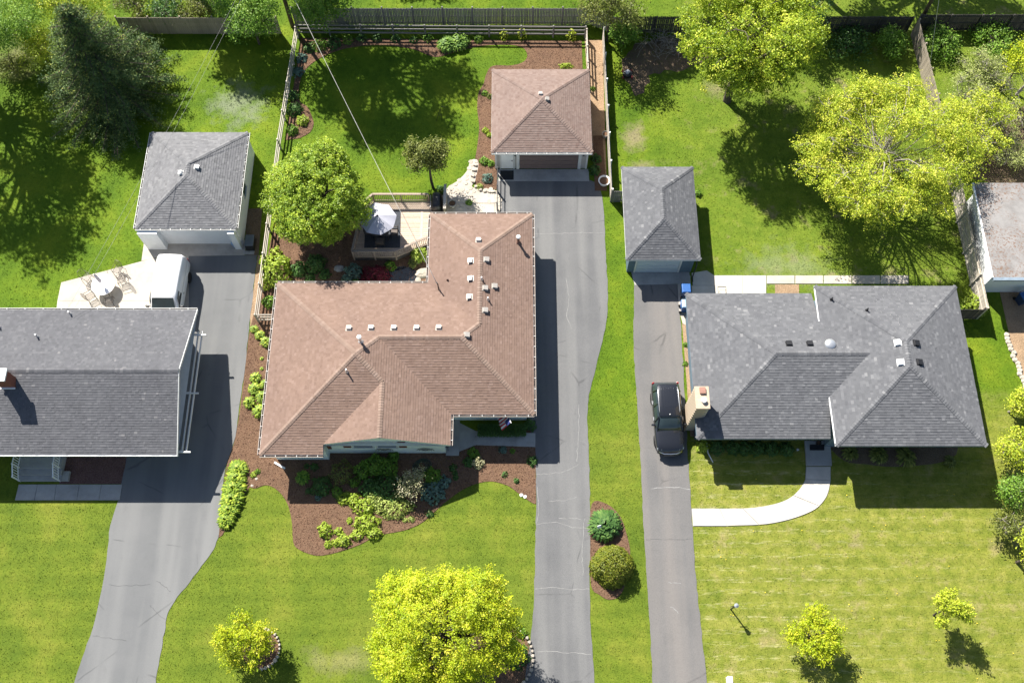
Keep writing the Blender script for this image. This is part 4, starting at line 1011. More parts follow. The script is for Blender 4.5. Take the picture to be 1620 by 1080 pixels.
# stone rings round the front trees
def stone_ring(name, label, c, r, a0, a1, n_, mat=M_STONE):
    th = thing(name, label, 'stone edging', (c[0],c[1],0))
    for k in range(n_):
        a_ = a0+(a1-a0)*k/(n_-1); p = Vector((c[0]+r*math.cos(a_), c[1]+r*math.sin(a_), .06)); q_ = R.uniform(.08,.14)
        m = MB()
        for i, (f_, z_) in enumerate(((.8,-.06),(1,.03),(.6,.11))):
            for j in range(6): m.v.append((p.x+q_*f_*math.cos(j*1.047+k)*R.uniform(.8,1.15), p.y+q_*f_*math.sin(j*1.047+k)*R.uniform(.8,1.15), p.z+z_))
        m.f += [(i*6+j,i*6+(j+1)%6,(i+1)*6+(j+1)%6,(i+1)*6+j) for i in range(2) for j in range(6)]+[tuple(range(12,18))]
        m.build('edging_stone', mat, th)
    return th
rc1 = P(412,1026); stone_ring('stone_ring', 'ring of pale stones round the small front tree on the left', rc1, 1.15, -1.6, 1.4, 16); sheet('tree_mulch_left', [Vector((rc1.x+1.1*math.cos(k*.349), rc1.y+1.1*math.sin(k*.349))) for k in range(18)], .022, M_MULCH)
rc2 = P(790,1040); stone_ring('stone_ring', 'arc of pale stones beside the driveway under the yellow maple', rc2, 2.0, -.9, 1.0, 15); sheet('tree_mulch_right', [Vector((rc2.x+1.9*math.cos(k*.262), rc2.y+1.9*math.sin(k*.262))) for k in range(24)], .018, M_MULCH)
se_ = thing('stone_edging', 'row of tan edging stones along the flagstone path planting bed', 'stone edging', (*P(765,305).to_2d(),0))
for px in [(752,262),(750,270),(748,279),(749,288),(753,296),(760,301),(767,303.5),(774,304),(780,304)]:
    p = P(*px); MB().cbox((p.x,p.y,.08), R.uniform(.22,.32), .18, .16, R.uniform(-.5,.5)).build('edging_stone', M_STONE, se_, bevel=.03)
re_ = thing('stone_edging', 'line of white rocks along the bare yard beyond the pale fence', 'stone edging', (*P(1600,580).to_2d(),0))
for k in range(16):
    p = P(1592+k*2.0+R.uniform(-2,2), 530+k*5.6); MB().lathe([(.14,0),(.2,.06),(.12,.16)], (p.x,p.y,0), 7).build('edging_stone', M_STONE, re_)

# ------------------------------------------------------------------ vehicles
def loft(stations, mirror=True):
    "stations: (y, [(x,z), ...] from sill to centre line)"
    m = MB(); k = len(stations[0][1]); full = 2*k-1
    for y_, pr_ in stations:
        right = [(x_, y_, z_) for x_, z_ in pr_]; left = [(-x_, y_, z_) for x_, z_ in pr_[:-1]][::-1]
        m.v += right + left
    n_ = len(stations)
    m.f += [(i*full+j, i*full+j+1, (i+1)*full+j+1, (i+1)*full+j) for i in range(n_-1) for j in range(full-1)]
    m.f += [tuple(range(full))[::-1], tuple(range((n_-1)*full, n_*full))]
    m.f += [((i+1)*full, (i+1)*full+full-1, i*full+full-1, i*full) for i in range(n_-1)]
    return m
def wheel(th, x_, y_, r=.36, w=.22):
    sgn = 1 if x_ > 0 else -1
    def disc(prof, mat, nm, par):
        m = MB(); n_ = 20
        for rad, off in prof:
            for k in range(n_): m.v.append((x_+sgn*off, y_+rad*math.cos(6.283*k/n_), r+rad*math.sin(6.283*k/n_)))
        m.f += [(i*n_+k, i*n_+(k+1)%n_, (i+1)*n_+(k+1)%n_, (i+1)*n_+k) for i in range(len(prof)-1) for k in range(n_)] + [tuple(range(n_)), tuple(range((len(prof)-1)*n_, len(prof)*n_))[::-1]]
        return m.build(nm, mat, par, smooth=False)
    o = disc([(r*.62,-w/2),(r*.95,-w/2),(r,-w*.3),(r,w*.3),(r*.95,w/2),(r*.62,w/2)], M_TYRE, 'wheel', th)
    disc([(r*.6,-w*.4),(r*.62,w*.42),(r*.5,w*.36),(r*.2,w*.40)], M_RIM, 'rim', o)
def suv(label, c, rz, paint):
    th = thing('parked_suv', label, 'car', (0,0,0)); L = []
    for y_, w, zt in ((-2.36,.60,.70),(-2.30,.74,.80),(-2.12,.86,.93),(-1.8,.915,1.0),(-1.3,.935,1.05),(-.95,.94,1.09),(0,.945,1.12),(1.2,.945,1.13),(1.9,.935,1.12),(2.2,.89,1.08),(2.33,.80,.98),(2.36,.72,.85)):
        sill = .32 if abs(y_) < 2.2 else .42
        L.append((y_, [(w*.86,sill),(w*.985,sill+.12),(w,.72*zt),(w*.985,zt-.10),(w*.90,zt-.02),(w*.45,zt+.035 if y_ < -.9 else zt),(0,zt+.05 if y_ < -.9 else zt)]))
    loft(L).build('body', paint, th, smooth=True, sub=2)
    # greenhouse: glass below, roof panel on top
    G = []
    for y_, wb, zb, wt, zt in ((-1.02,.80,1.06,.72,1.10),(-.62,.87,1.10,.72,1.36),(-.22,.885,1.10,.70,1.61),(.5,.89,1.10,.69,1.66),(1.5,.885,1.10,.67,1.64),(1.92,.86,1.10,.64,1.56),(2.14,.80,1.08,.62,1.30),(2.24,.74,1.06,.60,1.10)):
        G.append((y_, [(wb,zb),(wb*.99,zb+.02),((wb+wt)/2*1.01,(zb+zt)/2),(wt,zt-.02),(wt*.5,zt+.01),(0,zt+.02)]))
    mg = mat_glass('car_glass', (.02,.03,.033))
    loft(G).build('window_glass', mg, th, smooth=True)
    T = []
    for y_, wt, zt in ((-.26,.62,1.615),(-.15,.69,1.655),(.5,.70,1.70),(1.5,.68,1.685),(1.88,.65,1.62),(1.98,.58,1.58)):
        T.append((y_, [(wt,zt-.05),(wt*.99,zt-.02),(wt*.93,zt),(wt*.6,zt+.015),(wt*.3,zt+.022),(0,zt+.025)]))
    ro_ = loft(T).build('roof', paint, th, smooth=True)
    for x_ in (-.40,-.24,-.08,.08,.24,.40): MB().bar((x_,.35,1.722),(x_,1.72,1.70),.025,.02).build('roof_rib', paint, ro_)
    for s_ in (-1,1):
        MB().tube([(s_*.635,.0,1.68),(s_*.65,.12,1.745),(s_*.645,1.5,1.735),(s_*.62,1.75,1.66)], .022, 6).build('roof_rail', M_METAL, ro_, smooth=True)
        for ya, yb in ((-.22,-.40),(.62,.60),(1.55,1.62)):
            wtop = .70; MB().bar((s_*.700,ya,1.60),(s_*.895,yb-.0,1.12),.05,.07).build('pillar', paint, th)
        MB().bar((s_*.70,-.25,1.60),(s_*.80,-1.00,1.09),.05,.05).build('windscreen_pillar', paint, th)
        mi = MB().cbox((s_*1.04,-.62,1.12),.22,.12,.15,s_*.15).build('mirror', paint, th, bevel=.03); MB().bar((s_*.90,-.64,1.08),(s_*.98,-.63,1.10),.06,.04).build('mirror_arm', M_BLACK, mi)
        MB().add([(s_*.50,-2.315,.76),(s_*.82,-2.16,.78),(s_*.86,-2.04,.88),(s_*.56,-2.20,.88),(s_*.50,-2.30,.70),(s_*.82,-2.14,.70)],[(0,1,2,3),(0,4,5,1)]).build('headlight', simple('headlight_lens', (.62,.64,.66), .1, .6), th)
        MB().cbox((s_*.80,2.26,.92),.16,.08,.28,-s_*.5).build('tail_light', simple('tail_red', (.30,.02,.02), .2, .5), th, bevel=.02)
        for ya in (-.15, .95): MB().bar((s_*.945,ya-.1,.93),(s_*.945,ya+.12,.93),.03,.03).build('door_handle', M_METAL, th)
        for y_ in (-1.45, 1.42): wheel(th, s_*.81, y_)
        MB().tube([(s_*.05,-1.00,1.115),(s_*.25,-.93,1.155),(s_*.60,-.90,1.16)], .010, 4).build('wiper', M_BLACK, th)
    MB().tube([(-.72,-2.26,.66),(-.4,-2.40,.66),(0,-2.42,.66),(.4,-2.40,.66),(.72,-2.26,.66)], .05, 6).build('chrome_trim', simple('chrome', (.75,.75,.76), .12, .6, 1.0, var=.03), th, smooth=True)
    MB().tube([(-.80,-2.20,.46),(-.4,-2.42,.45),(0,-2.45,.45),(.4,-2.42,.45),(.80,-2.20,.46)], .09, 6).build('front_bumper', paint, th, smooth=True)
    for k in range(4): MB().bar((-.45,-2.375+abs(k-1.5)*.004,.58+k*.055),(.45,-2.375,.58+k*.055),.03,.03).build('grille_bar', M_BLACK, th)
    MB().box(-.26,.26,2.34,2.38,.62,.76).build('number_plate', M_TRIM, th)
    MB().lathe([(.03,0),(.035,.04),(.01,.06)], (0,-.12,1.685), 8).build('roof_antenna', M_WHITE, th)
    rigid(th, c, rz)
def paintmat(name, col, rough=.25, metal=.5):
    t = NT(name); m = t.base(t.ramp(t.noise(60, 2), [(.3, tuple(v*.92 for v in col)), (.7, tuple(v*1.08 for v in col))]), rough, .5, metal)
    t.b.inputs['Coat Weight'].default_value = .8; t.b.inputs['Coat Roughness'].default_value = .06; return m
suv('dark grey SUV parked on the right driveway beside the tan chimney', (10.03, 19.55, .022), math.radians(1.2), paintmat('graphite_paint', (.026,.028,.034)))
def van(label, c, rz, paint):
    th = thing('white_van', label, 'van', (0,0,0)); L = []
    for y_, w, zt in ((-2.62,.70,.78),(-2.55,.86,.92),(-2.2,.96,1.05),(-1.75,.985,1.14),(-1.4,1.0,1.2),(0,1.0,1.22),(2.3,1.0,1.22),(2.52,.97,1.2),(2.56,.94,1.1)):
        L.append((y_, [(w*.9,.36),(w*.985,.46),(w,.8*zt),(w*.99,zt-.08),(w*.93,zt),(w*.5,zt+.02),(0,zt+.03)]))
    loft(L).build('body', paint, th, smooth=True, sub=1)
    G = []
    for y_, wb, zb, wt, zt in ((-1.45,.86,1.2,.80,1.24),(-1.0,.95,1.2,.80,1.62),(-.66,.97,1.2,.80,1.93),(-.3,.975,1.2,.81,2.0),(1.0,.975,1.2,.82,2.03),(2.3,.97,1.2,.82,2.0),(2.5,.95,1.2,.78,1.93),(2.54,.92,1.2,.72,1.7)):
        G.append((y_, [(wb,zb-.05),(wb*.995,zb+.1),(wb*.98,(zb+zt)/2),(wt*1.06,zt-.12),(wt*.95,zt-.02),(wt*.5,zt+.03),(0,zt+.04)]))
    loft(G).build('cab_shell', paint, th, smooth=True)
    mg = mat_glass('car_glass', (.02,.03,.033))
    m = MB(); m.add([(-.80,-1.43,1.28),(.80,-1.43,1.28),(.72,-.74,1.93),(-.72,-.74,1.93)], [(0,1,2,3)]); 
    for i in range(4): m.v[i] = (m.v[i][0], m.v[i][1]-.03, m.v[i][2]+.035)
    m.build('windscreen', mg, th)
    for s_ in (-1,1):
        MB().add([(s_*.995,-1.15,1.30),(s_*.985,-.1,1.30),(s_*.925,-.15,1.80),(s_*.925,-.72,1.80)], [(0,1,2,3)]).build('side_window', mg, th)
        mi = MB().cbox((s_*1.17,-1.12,1.32),.20,.13,.24,s_*.2).build('mirror', M_BLACK, th, bevel=.03); MB().bar((s_*.97,-1.08,1.28),(s_*1.1,-1.1,1.3),.06,.05).build('mirror_arm', M_BLACK, mi)
        MB().cbox((s_*.80,-2.50,.86),.24,.12,.16,s_*.3).build('headlight', simple('headlight_lens', (.62,.64,.66), .1, .6), th, bevel=.02)
        MB().cbox((s_*.90,2.55,1.0),.12,.06,.4).build('tail_light', simple('tail_red', (.30,.02,.02), .2, .5), th, bevel=.01)
        for y_ in (-1.75, 1.55): wheel(th, s_*.90, y_, .38, .24)
        MB().bar((s_*1.003,-.02,1.0),(s_*1.003,.14,1.0),.03,.03).build('door_handle', M_BLACK, th)
    MB().box(-.72,.72,2.545,2.57,1.30,1.75).build('rear_window', mg, th)
    MB().tube([(-.9,-2.5,.5),(-.4,-2.68,.5),(.4,-2.68,.5),(.9,-2.5,.5)], .09, 6).build('front_bumper', M_BLACK, th); MB().box(-.9,.9,2.56,2.68,.42,.56).build('rear_bumper', M_BLACK, th, bevel=.02)
    MB().box(-.5,.5,-2.60,-2.56,.66,.84).build('grille', M_BLACK, th)
    rigid(th, c, rz)
vc = P(266,470,1.0)
van('white van parked on the patio edge before the white garage', (P(263,440,1.9).x, P(265,403,1.95).y-2.48, .045), math.radians(-1), paintmat('white_car_paint', (.80,.80,.80), .3, .0))

# ------------------------------------------------------------------ patio set on the left
pc = P(163,450,.74); M_TABLEW = simple('table_white', (.80,.79,.80), .35, .5, var=.03)
pt_ = thing('patio_table', 'round white table on the left concrete patio', 'table', (pc.x,pc.y,.045))
MB().lathe([(.77,.70),(.80,.71),(.80,.735),(.77,.75),(.3,.752)], (pc.x,pc.y,0), 36).build('table_top', M_TABLEW, pt_)
for k in range(4):
    a_ = k*math.pi/2+.5; MB().tube([(pc.x+.5*math.cos(a_),pc.y+.5*math.sin(a_),.70),(pc.x+.42*math.cos(a_),pc.y+.42*math.sin(a_),.4),(pc.x+.6*math.cos(a_),pc.y+.6*math.sin(a_),.05)], .02, 6).build('leg', M_BLACK, pt_)
cu = thing('closed_umbrella', 'closed grey umbrella standing through the round white table', 'umbrella', (pc.x,pc.y,.045))
MB().tube([(pc.x,pc.y,.06),(pc.x,pc.y,2.35)], .022, 8).build('pole', M_WHITE, cu); MB().lathe([(.07,1.15),(.13,1.3),(.12,1.7),(.08,2.1),(.03,2.32)], (pc.x,pc.y,0), 10).build('folded_canopy', simple('folded_grey_fabric', (.36,.34,.38), .9, var=.25, scale=12), cu)
MB().lathe([(.24,.05),(.24,.1),(.05,.14)], (pc.x,pc.y,0), 14).build('base', M_BLACK, cu)
M_IRON = simple('bronze_metal', (.085,.072,.062), .5, .4, .4, var=.2); M_SLING = simple('mesh_sling', (.24,.20,.17), .9, .2, var=.15)
def metal_chair(c, rz, label):
    th = thing('patio_chair', label, 'chair', (0,0,0), 'metal chairs on the left patio')
    for k in range(7): MB().bar((-.21+k*.07,-.24,.42),(-.21+k*.07,.24,.40),.02,.012).build('seat_slat', M_IRON, th)
    MB().tube([(-.25,-.26,.42),(.25,-.26,.42),(.25,.25,.41),(-.25,.25,.41),(-.25,-.26,.42)], .016, 6).build('seat_frame', M_IRON, th)
    MB().tube([(-.25,.25,.40),(-.25,.36,.90),(-.12,.40,1.02),(.12,.40,1.02),(.25,.36,.90),(.25,.25,.40)], .017, 6).build('back_frame', M_IRON, th)
    for k in range(5): MB().bar((-.17+k*.085,.27,.44),(-.15+k*.075,.38,.98),.014,.014).build('back_slat', M_IRON, th)
    for s_ in (-1,1):
        MB().tube([(s_*.29,-.27,.02),(s_*.29,-.26,.62),(s_*.29,.30,.65)], .016, 6).build('armrest', M_IRON, th)
        MB().tube([(s_*.27,.24,.42),(s_*.29,.34,.02)], .016, 6).build('leg', M_IRON, th); MB().tube([(s_*.27,-.25,.42),(s_*.29,-.28,.02)], .016, 6).build('leg', M_IRON, th)
    rigid(th, c, rz)
metal_chair((*P(141,443).to_2d(),.046), math.radians(62), 'bronze metal chair on the lawn side of the white table, upper left'); metal_chair((*P(196,447).to_2d(),.046), math.radians(-70), 'bronze metal chair between the white table and the van')
metal_chair((*P(147,473).to_2d(),.046), math.radians(128), 'bronze metal chair below the white table on its left, near the house eave'); metal_chair((*P(176,480).to_2d(),.046), math.radians(190), 'bronze metal chair half hidden by the grey gable roof edge')
metal_chair((*P(190,431).to_2d(),.046), math.radians(-20), 'bronze metal chair at the top of the patio nearest the lawn')

# ------------------------------------------------------------------ bins, mower, small garden things
def wheelie(c, rz, label, body, lid):
    th = thing('wheeled_bin', label, 'bin', (0,0,0)); m = MB()
    for z, w, l in ((0.06,.24,.26),(.95,.30,.35)): m.v += [(-w,-l,z),(w,-l,z),(w,l,z),(-w,l,z)]
    m.f += [(0,1,5,4),(1,2,6,5),(2,3,7,6),(3,0,4,7),(3,2,1,0),(4,5,6,7)]; m.build('bin_body', body, th, bevel=.03)
    m = MB(); m.v += [(-.32,-.38,.955),(.32,-.38,.955),(.32,.36,.965),(-.32,.36,.965),(-.27,-.3,1.03),(.27,-.3,1.03),(.27,.30,1.05),(-.27,.30,1.05)]
    m.f += [(4,5,6,7),(0,1,5,4),(1,2,6,5),(2,3,7,6),(3,0,4,7),(3,2,1,0)]; m.build('lid', lid, th, bevel=.02)
    for s_ in (-1,1): MB().tube([(s_*.20,.33,.12),(s_*.28,.33,.12)], .11, 12).build('wheel', M_TYRE, th)
    MB().tube([(-.24,.42,.93),(.24,.42,.93)], .018, 6).build('handle', body, th)
    rigid(th, c, rz)
M_BLUE = simple('bin_blue', (.025,.10,.30), .45, .4); M_NAVY = simple('bin_navy', (.02,.045,.10), .5, .4)
wheelie((*P(1082,466).to_2d(),.03), math.radians(180), 'blue recycling bin nearest the slate garage', M_NAVY, M_BLUE); wheelie((*P(1083,490).to_2d(),.03), math.radians(90), 'pale blue bin tucked beside the charcoal roof house eave', M_BLUE, simple('bin_pale_blue', (.35,.50,.66), .45, .4))
wheelie((*P(1612,478).to_2d(),.02), math.radians(20), 'blue bin in front of the pale roof house at the right edge', M_NAVY, M_BLUE)
wb = thing('storage_box', 'dark grey storage box standing beside the white garage', 'box', (*P(398,388).to_2d(),0)); p = P(398,388)
MB().box(p.x-.28,p.x+.28,p.y-.45,p.y+.45,0,.62).build('box_body', M_BLACK, wb, bevel=.02); MB().box(p.x-.31,p.x+.31,p.y-.40,p.y+.48,.62,.68).build('lid', simple('box_lid_grey', (.10,.12,.13), .5), wb, bevel=.02)
slabs('stepping_pavers', [PX([(385,397),(394,397),(394,403),(385,403)]), PX([(394.5,397),(403,397),(402,403),(394,403)])], .050, M_STONEG)
p = P(374,389); tcan = thing('bucket', 'pale blue bucket by the door of the white garage', 'bucket', (p.x,p.y,0)); MB().lathe([(.20,.02),(.26,.45),(.27,.46),(.25,.44),(.2,.1)], p, 18).build('bucket_body', simple('bucket_blue', (.34,.47,.60), .5), tcan); MB().lathe([(.26,.42),(.27,.48),(.1,.5)], p, 16).build('lid', simple('bucket_blue', (.34,.47,.60), .5), tcan)
p = P(992,119); mo = thing('lawn_mower', 'dark push mower left on bare earth in the right back garden', 'lawn mower', (p.x,p.y,0))
MB().lathe([(.30,.08),(.36,.12),(.34,.26),(.18,.30)], p, 14).build('deck_housing', M_BLACK, mo); MB().lathe([(.17,.30),(.18,.42),(.10,.48)], p, 12).build('engine', simple('mower_pale', (.55,.55,.58), .4), mo)
for s_ in (-1,1):
    for j in (-.30,.30): MB().tube([(p.x+s_*.30,p.y+j,.12),(p.x+s_*.38,p.y+j,.12)], .12, 12).build('wheel', simple('mower_red', (.22,.03,.03), .5), mo)
    MB().tube([(p.x+s_*.22,p.y+.25,.25),(p.x+s_*.22,p.y+.85,.85)], .015, 5).build('handle_tube', M_BLACK, mo)
MB().tube([(p.x-.22,p.y+.85,.85),(p.x+.22,p.y+.85,.85)], .02, 6).build('grip', M_BLACK, mo)
p = P(699,190); af = thing('garden_hook', 'thin black metal hook stand on the shaded back lawn', 'garden stand', (p.x,p.y,0))
MB().tube([(p.x,p.y,0),(p.x,p.y,1.5),(p.x+.1,p.y,1.65),(p.x+.3,p.y,1.62),(p.x+.34,p.y,1.45)], .018, 6).build('hook_pole', M_BLACK, af); MB().tube([(p.x,p.y,1.45),(p.x-.42,p.y-.1,.0)], .016, 6).build('stay', M_BLACK, af); MB().tube([(p.x,p.y,.65),(p.x-.23,p.y-.05,.64)], .014, 6).build('crossbar', M_BLACK, af)
p = P(1156,963); lp = thing('lamp_post', 'short black post lamp in the right front lawn', 'lamp post', (p.x,p.y,0))
MB().tube([(p.x,p.y,0),(p.x,p.y,1.35)], .045, 8).build('post', M_BLACK, lp); MB().lathe([(.06,1.35),(.10,1.4),(.13,1.62),(.14,1.64),(.03,1.72)], (p.x,p.y,0), 8).build('lantern', simple('lantern_grey', (.25,.27,.30), .3), lp); MB().bar((p.x-.22,p.y,1.2),(p.x+.22,p.y,1.2),.04,.04).build('ladder_bar', M_BLACK, lp)
p = P(1152,1076); ub_ = thing('utility_box', 'small white utility box at the bottom edge of the right lawn', 'utility box', (p.x,p.y,0)); MB().box(p.x-.13,p.x+.13,p.y-.2,p.y+.2,0,.55).build('box_body', M_WHITE, ub_, bevel=.02); MB().box(p.x-.15,p.x+.15,p.y-.22,p.y+.22,.55,.60).build('lid', M_TRIM, ub_, bevel=.015)
p = P(946,838); pl = thing('garden_sign', 'small white sign stuck beside the dark green island bush', 'sign', (p.x,p.y,0)); MB().cbox((p.x,p.y,1.0),.24,.03,.20,.3,-.6).build('sign_board', M_WHITE, pl); MB().tube([(p.x,p.y,0),(p.x,p.y,.95)], .015, 6).build('stake', M_BLACK, pl)
p = P(1209,458); ch_ = thing('wire_chair', 'thin dark wire frame on the bright concrete behind the charcoal roof house', 'frame', (0,0,0)); bpy.data.objects.remove(ch_)
p = P(1142,460); wf = thing('wire_stand', 'thin dark wire stand on the bright slabs behind the charcoal roof house', 'stand', (p.x,p.y,.05))
MB().tube([(p.x-.28,p.y-.3,.07),(p.x-.28,p.y+.28,.07),(p.x+.28,p.y+.28,.07),(p.x+.28,p.y-.3,.07)], .014, 5).build('frame', M_BLACK, wf); MB().tube([(p.x-.2,p.y-.1,.06),(p.x-.2,p.y-.1,.40),(p.x+.2,p.y-.1,.40),(p.x+.2,p.y-.1,.06)], .012, 5).build('hoop', M_BLACK, wf)
ds = thing('downspout_extension', 'white downspout pipe lying on the shaded lawn by the charcoal roof house', 'downspout', (*P(1122,715).to_2d(),0)); MB().tube([P(1118,700,.25),P(1120,716,.08),P(1128,731,.06)], .04, 6).build('pipe', M_TRIM, ds)
for k, (px, py) in enumerate(((1293,702),(1308,702))): pot(P(px,py,.16), .16, .35, M_BLACK if k == 0 else M_METAL, '%s on the stoop of the charcoal roof house' % ('black pot' if k == 0 else 'grey metal pot'))
tag(MB().prism(PX([(1281,703),(1304,703),(1304,712),(1281,712)],.16), .165, .185).build('door_mat', simple('mat_black', (.015,.017,.02), .9)), 'dark mat on the stoop of the charcoal roof house', 'door mat')
p = P(1262,711); rock(p, .1, M_METAL, 'small pale stone on the shaded lawn left of the stoop')

# ------------------------------------------------------------------ poles and wires
def cable(name, label, a, b, sag, r=.022, mat=None):
    a, b = Vector(a), Vector(b); pts = [a.lerp(b, k/24) - Vector((0,0,sag*4*(k/24)*(1-k/24))) for k in range(25)]
    return tag(MB().tube(pts, r, 5).build(name, mat or simple('grey_cable', (.30,.29,.28), .6), smooth=True), label, 'cable')
up = P(463,42); pole = thing('utility_pole', 'brown utility pole at the back fence corner between the left gardens', 'utility pole', (up.x,up.y,0))
MB().tube([(up.x,up.y,-.2),(up.x,up.y,10.5)], [.17,.11], 10).build('pole_shaft', M_BARK, pole, smooth=True); MB().bar((up.x-.9,up.y,9.9),(up.x+.9,up.y,9.9),.1,.12).build('crossarm', M_BARK, pole)
for s_ in (-.8,.8): MB().lathe([(.03,0),(.06,.06),(.03,.16)], (up.x+s_,up.y,9.96), 8).build('insulator', M_WHITE, pole)
cable('service_wire', 'pale service wire crossing the middle garden to the brown roof', (up.x,up.y-.1,8.6), MAST+Vector((-.1,.12,.82)), .35, .014, simple('pale_wire', (.50,.48,.44), .6))
lm, _ = lr_.hit(112, 500)
cable('service_wire', 'wire passing over the white garage to the grey gable roof, left strand', (up.x-.12,up.y-.1,8.7), lm+Vector((-.15,0,.5)), .4, .007); cable('service_wire', 'wire passing over the white garage to the grey gable roof, right strand', (up.x+.06,up.y-.1,8.5), lm+Vector((.25,0,.45)), .55, .007)
p2 = P(1452,40); pole2 = thing('utility_pole', 'dark utility pole behind the back fence between the right gardens', 'utility pole', (p2.x,p2.y,0))
MB().tube([(p2.x,p2.y,-.2),(p2.x,p2.y,9.5)], [.16,.10], 10).build('pole_shaft', M_BARK, pole2, smooth=True); MB().bar((p2.x-.8,p2.y,9.0),(p2.x+.8,p2.y,9.0),.1,.12).build('crossarm', M_BARK, pole2)
cable('service_wire', 'white guy wire running down to the brown dividing fence on the right', P(1487,-10,7.5), (31.1,46.6,1.7), .05, .014, simple('pale_wire', (.50,.48,.44), .6))

# ------------------------------------------------------------------ foliage
def unit(n, rng):
    v = rng.normal(size=(n, 3)); return v/np.linalg.norm(v, axis=1, keepdims=True)
def leaf_cards(c, nrm, size, aspect, rng, fold=.12):
    n = len(c); nrm = nrm/np.linalg.norm(nrm, axis=1, keepdims=True)
    t = np.cross(nrm, unit(n, rng)); t /= np.linalg.norm(t, axis=1, keepdims=True)+1e-9; b = np.cross(nrm, t)
    s = (size*rng.uniform(.65, 1.3, n))[:, None]
    out = np.empty((n, 4, 3)); out[:, 0] = c - t*s*.5; out[:, 2] = c + t*s*.5
    out[:, 1] = c + b*s*aspect*.5 + nrm*s*fold - t*s*.06; out[:, 3] = c - b*s*aspect*.5 + nrm*s*fold - t*s*.06
    return out.reshape(-1, 3)
def lumpy(c, rx, ry, rz, n, rng, core=.62, lump=.46):
    c = np.array(c, float); bl = [(c, np.array([rx, ry, rz])*core)]
    for i in range(n):
        d = unit(1, rng)[0]; d[2] = abs(d[2])*.8 - .25 if rng.random() < .75 else d[2]*.8
        d /= np.linalg.norm(d); k = rng.uniform(.50, .72); q = lump*rng.uniform(.6, 1.1)
        bl.append((c + d*np.array([rx, ry, rz])*k, np.array([rx, ry, rz])*q))
    return bl
def clumps(blobs, n, rng, lo=.55):
    w = np.array([np.prod(r)**(2/3) for _, r in blobs]); idx = rng.choice(len(blobs), n, p=w/w.sum())
    C0 = np.array([b[0] for b in blobs])[idx]; RR = np.array([b[1] for b in blobs])[idx]
    d = unit(n, rng); rad = lo + (1-lo)*rng.random(n)**.6
    return C0 + d*RR*rad[:, None], d
def crown_mesh(th, cc, dd, per, cr, leaf, mat, rng, aspect=.62, up=.55, name='crown', spread=.28, rnd=.75, spray=0.0):
    n = len(cc); ctint = rng.normal(.5, spread*.6, n)
    k = rng.poisson(per, n).clip(1); idx = np.repeat(np.arange(n), k); m = len(idx)
    pos = cc[idx] + rng.normal(size=(m, 3))*cr*np.array([1, 1, .75])
    if spray:
        ax = dd*np.array([1, 1, .45]) + np.array([0, 0, .25]) + unit(n, rng)*.45; ax /= np.linalg.norm(ax, axis=1, keepdims=True); u_ = rng.uniform(-1, .35, m)
        pos = cc[idx] + ax[idx]*(u_*spray)[:, None] + rng.normal(size=(m, 3))*(cr*(1.0-.6*(u_+1)/1.35))[:, None]*np.array([1, 1, .6])
    nrm = dd[idx]*.5 + np.array([0, 0, up]) + unit(m, rng)*rnd
    tint = (ctint[idx] + rng.normal(0, spread*.5, m)).clip(0, 1)
    return np_mesh(name, leaf_cards(pos, nrm, leaf, aspect, rng), 4, mat, th, tint)
def limb(m, a, b, r0, r1, rng, bend=.12, n=5):
    a, b = np.array(a, float), np.array(b, float); L = np.linalg.norm(b-a); pts = []
    off = rng.normal(size=3)*L*bend*.5
    for i in range(n+1):
        t = i/n; pts.append(a+(b-a)*t + off*math.sin(math.pi*t) + rng.normal(size=3)*L*.012 + np.array([0, 0, L*.06*math.sin(math.pi*t)]))
    m.tube([Vector(p) for p in pts], [r0+(r1-r0)*i/n for i in range(n+1)], 6, caps=False); return pts
def tree(name, label, base, c, rad, leafmat_, nclump, per, cr, leaf, seed, lumps=12, trunk_r=.16, bark=None, twigs=50, lo=.55, aspect=.62, cat='tree', group=None, spread=.28, up=.55, rnd=.75, core=.62, lump=.46, stems=1, spray=0.0):
    rng = np.random.default_rng(seed); th = thing(name, label, cat, (base[0], base[1], 0), group); bl = lumpy(c, *rad, lumps, rng, core, lump)
    cc, dd = clumps(bl, nclump, rng, lo); keep = cc[:, 2] > .25; cc, dd = cc[keep], dd[keep]
    m = MB(); c = np.array(c, float); fork = np.array([base[0]+(c[0]-base[0])*.5, base[1]+(c[1]-base[1])*.5, max(.3, (c[2]-rad[2]*.75)*.85)])
    for s_ in range(stems):
        b0 = np.array([base[0], base[1], -.1]) + (rng.normal(size=3)*[.25, .25, 0] if stems > 1 else 0)
        limb(m, b0, fork + (rng.normal(size=3)*.3 if stems > 1 else 0), trunk_r*1.15, trunk_r*.8, rng, .06)
    limb(m, fork, c+np.array([0, 0, rad[2]*.5]), trunk_r*.8, trunk_r*.15, rng)
    for q, r_ in bl[1:]:
        pts = limb(m, fork + (c-fork)*rng.uniform(0, .55), q, trunk_r*.5, trunk_r*.14, rng, .2)
    for i in rng.choice(len(cc), min(twigs, len(cc)), replace=False):
        q = bl[int(np.argmin([np.linalg.norm((cc[i]-b[0])/b[1]) for b in bl]))][0]; limb(m, q, cc[i], trunk_r*.16, trunk_r*.05, rng, .2, 3)
    m.build('trunk', bark or M_BARK, th, smooth=True)
    crown_mesh(th, cc, dd, per, cr, leaf, leafmat_, rng, aspect, up, spread=spread, rnd=rnd, spray=spray)
    return th
LM_MAPLE = leafmat('fresh_green_leaf', [(0, (0.109, 0.194, 0.011)), (0.5, (0.208, 0.311, 0.02)), (0.8, (0.363, 0.455, 0.036)), (1, (0.544, 0.607, 0.072))], .22)
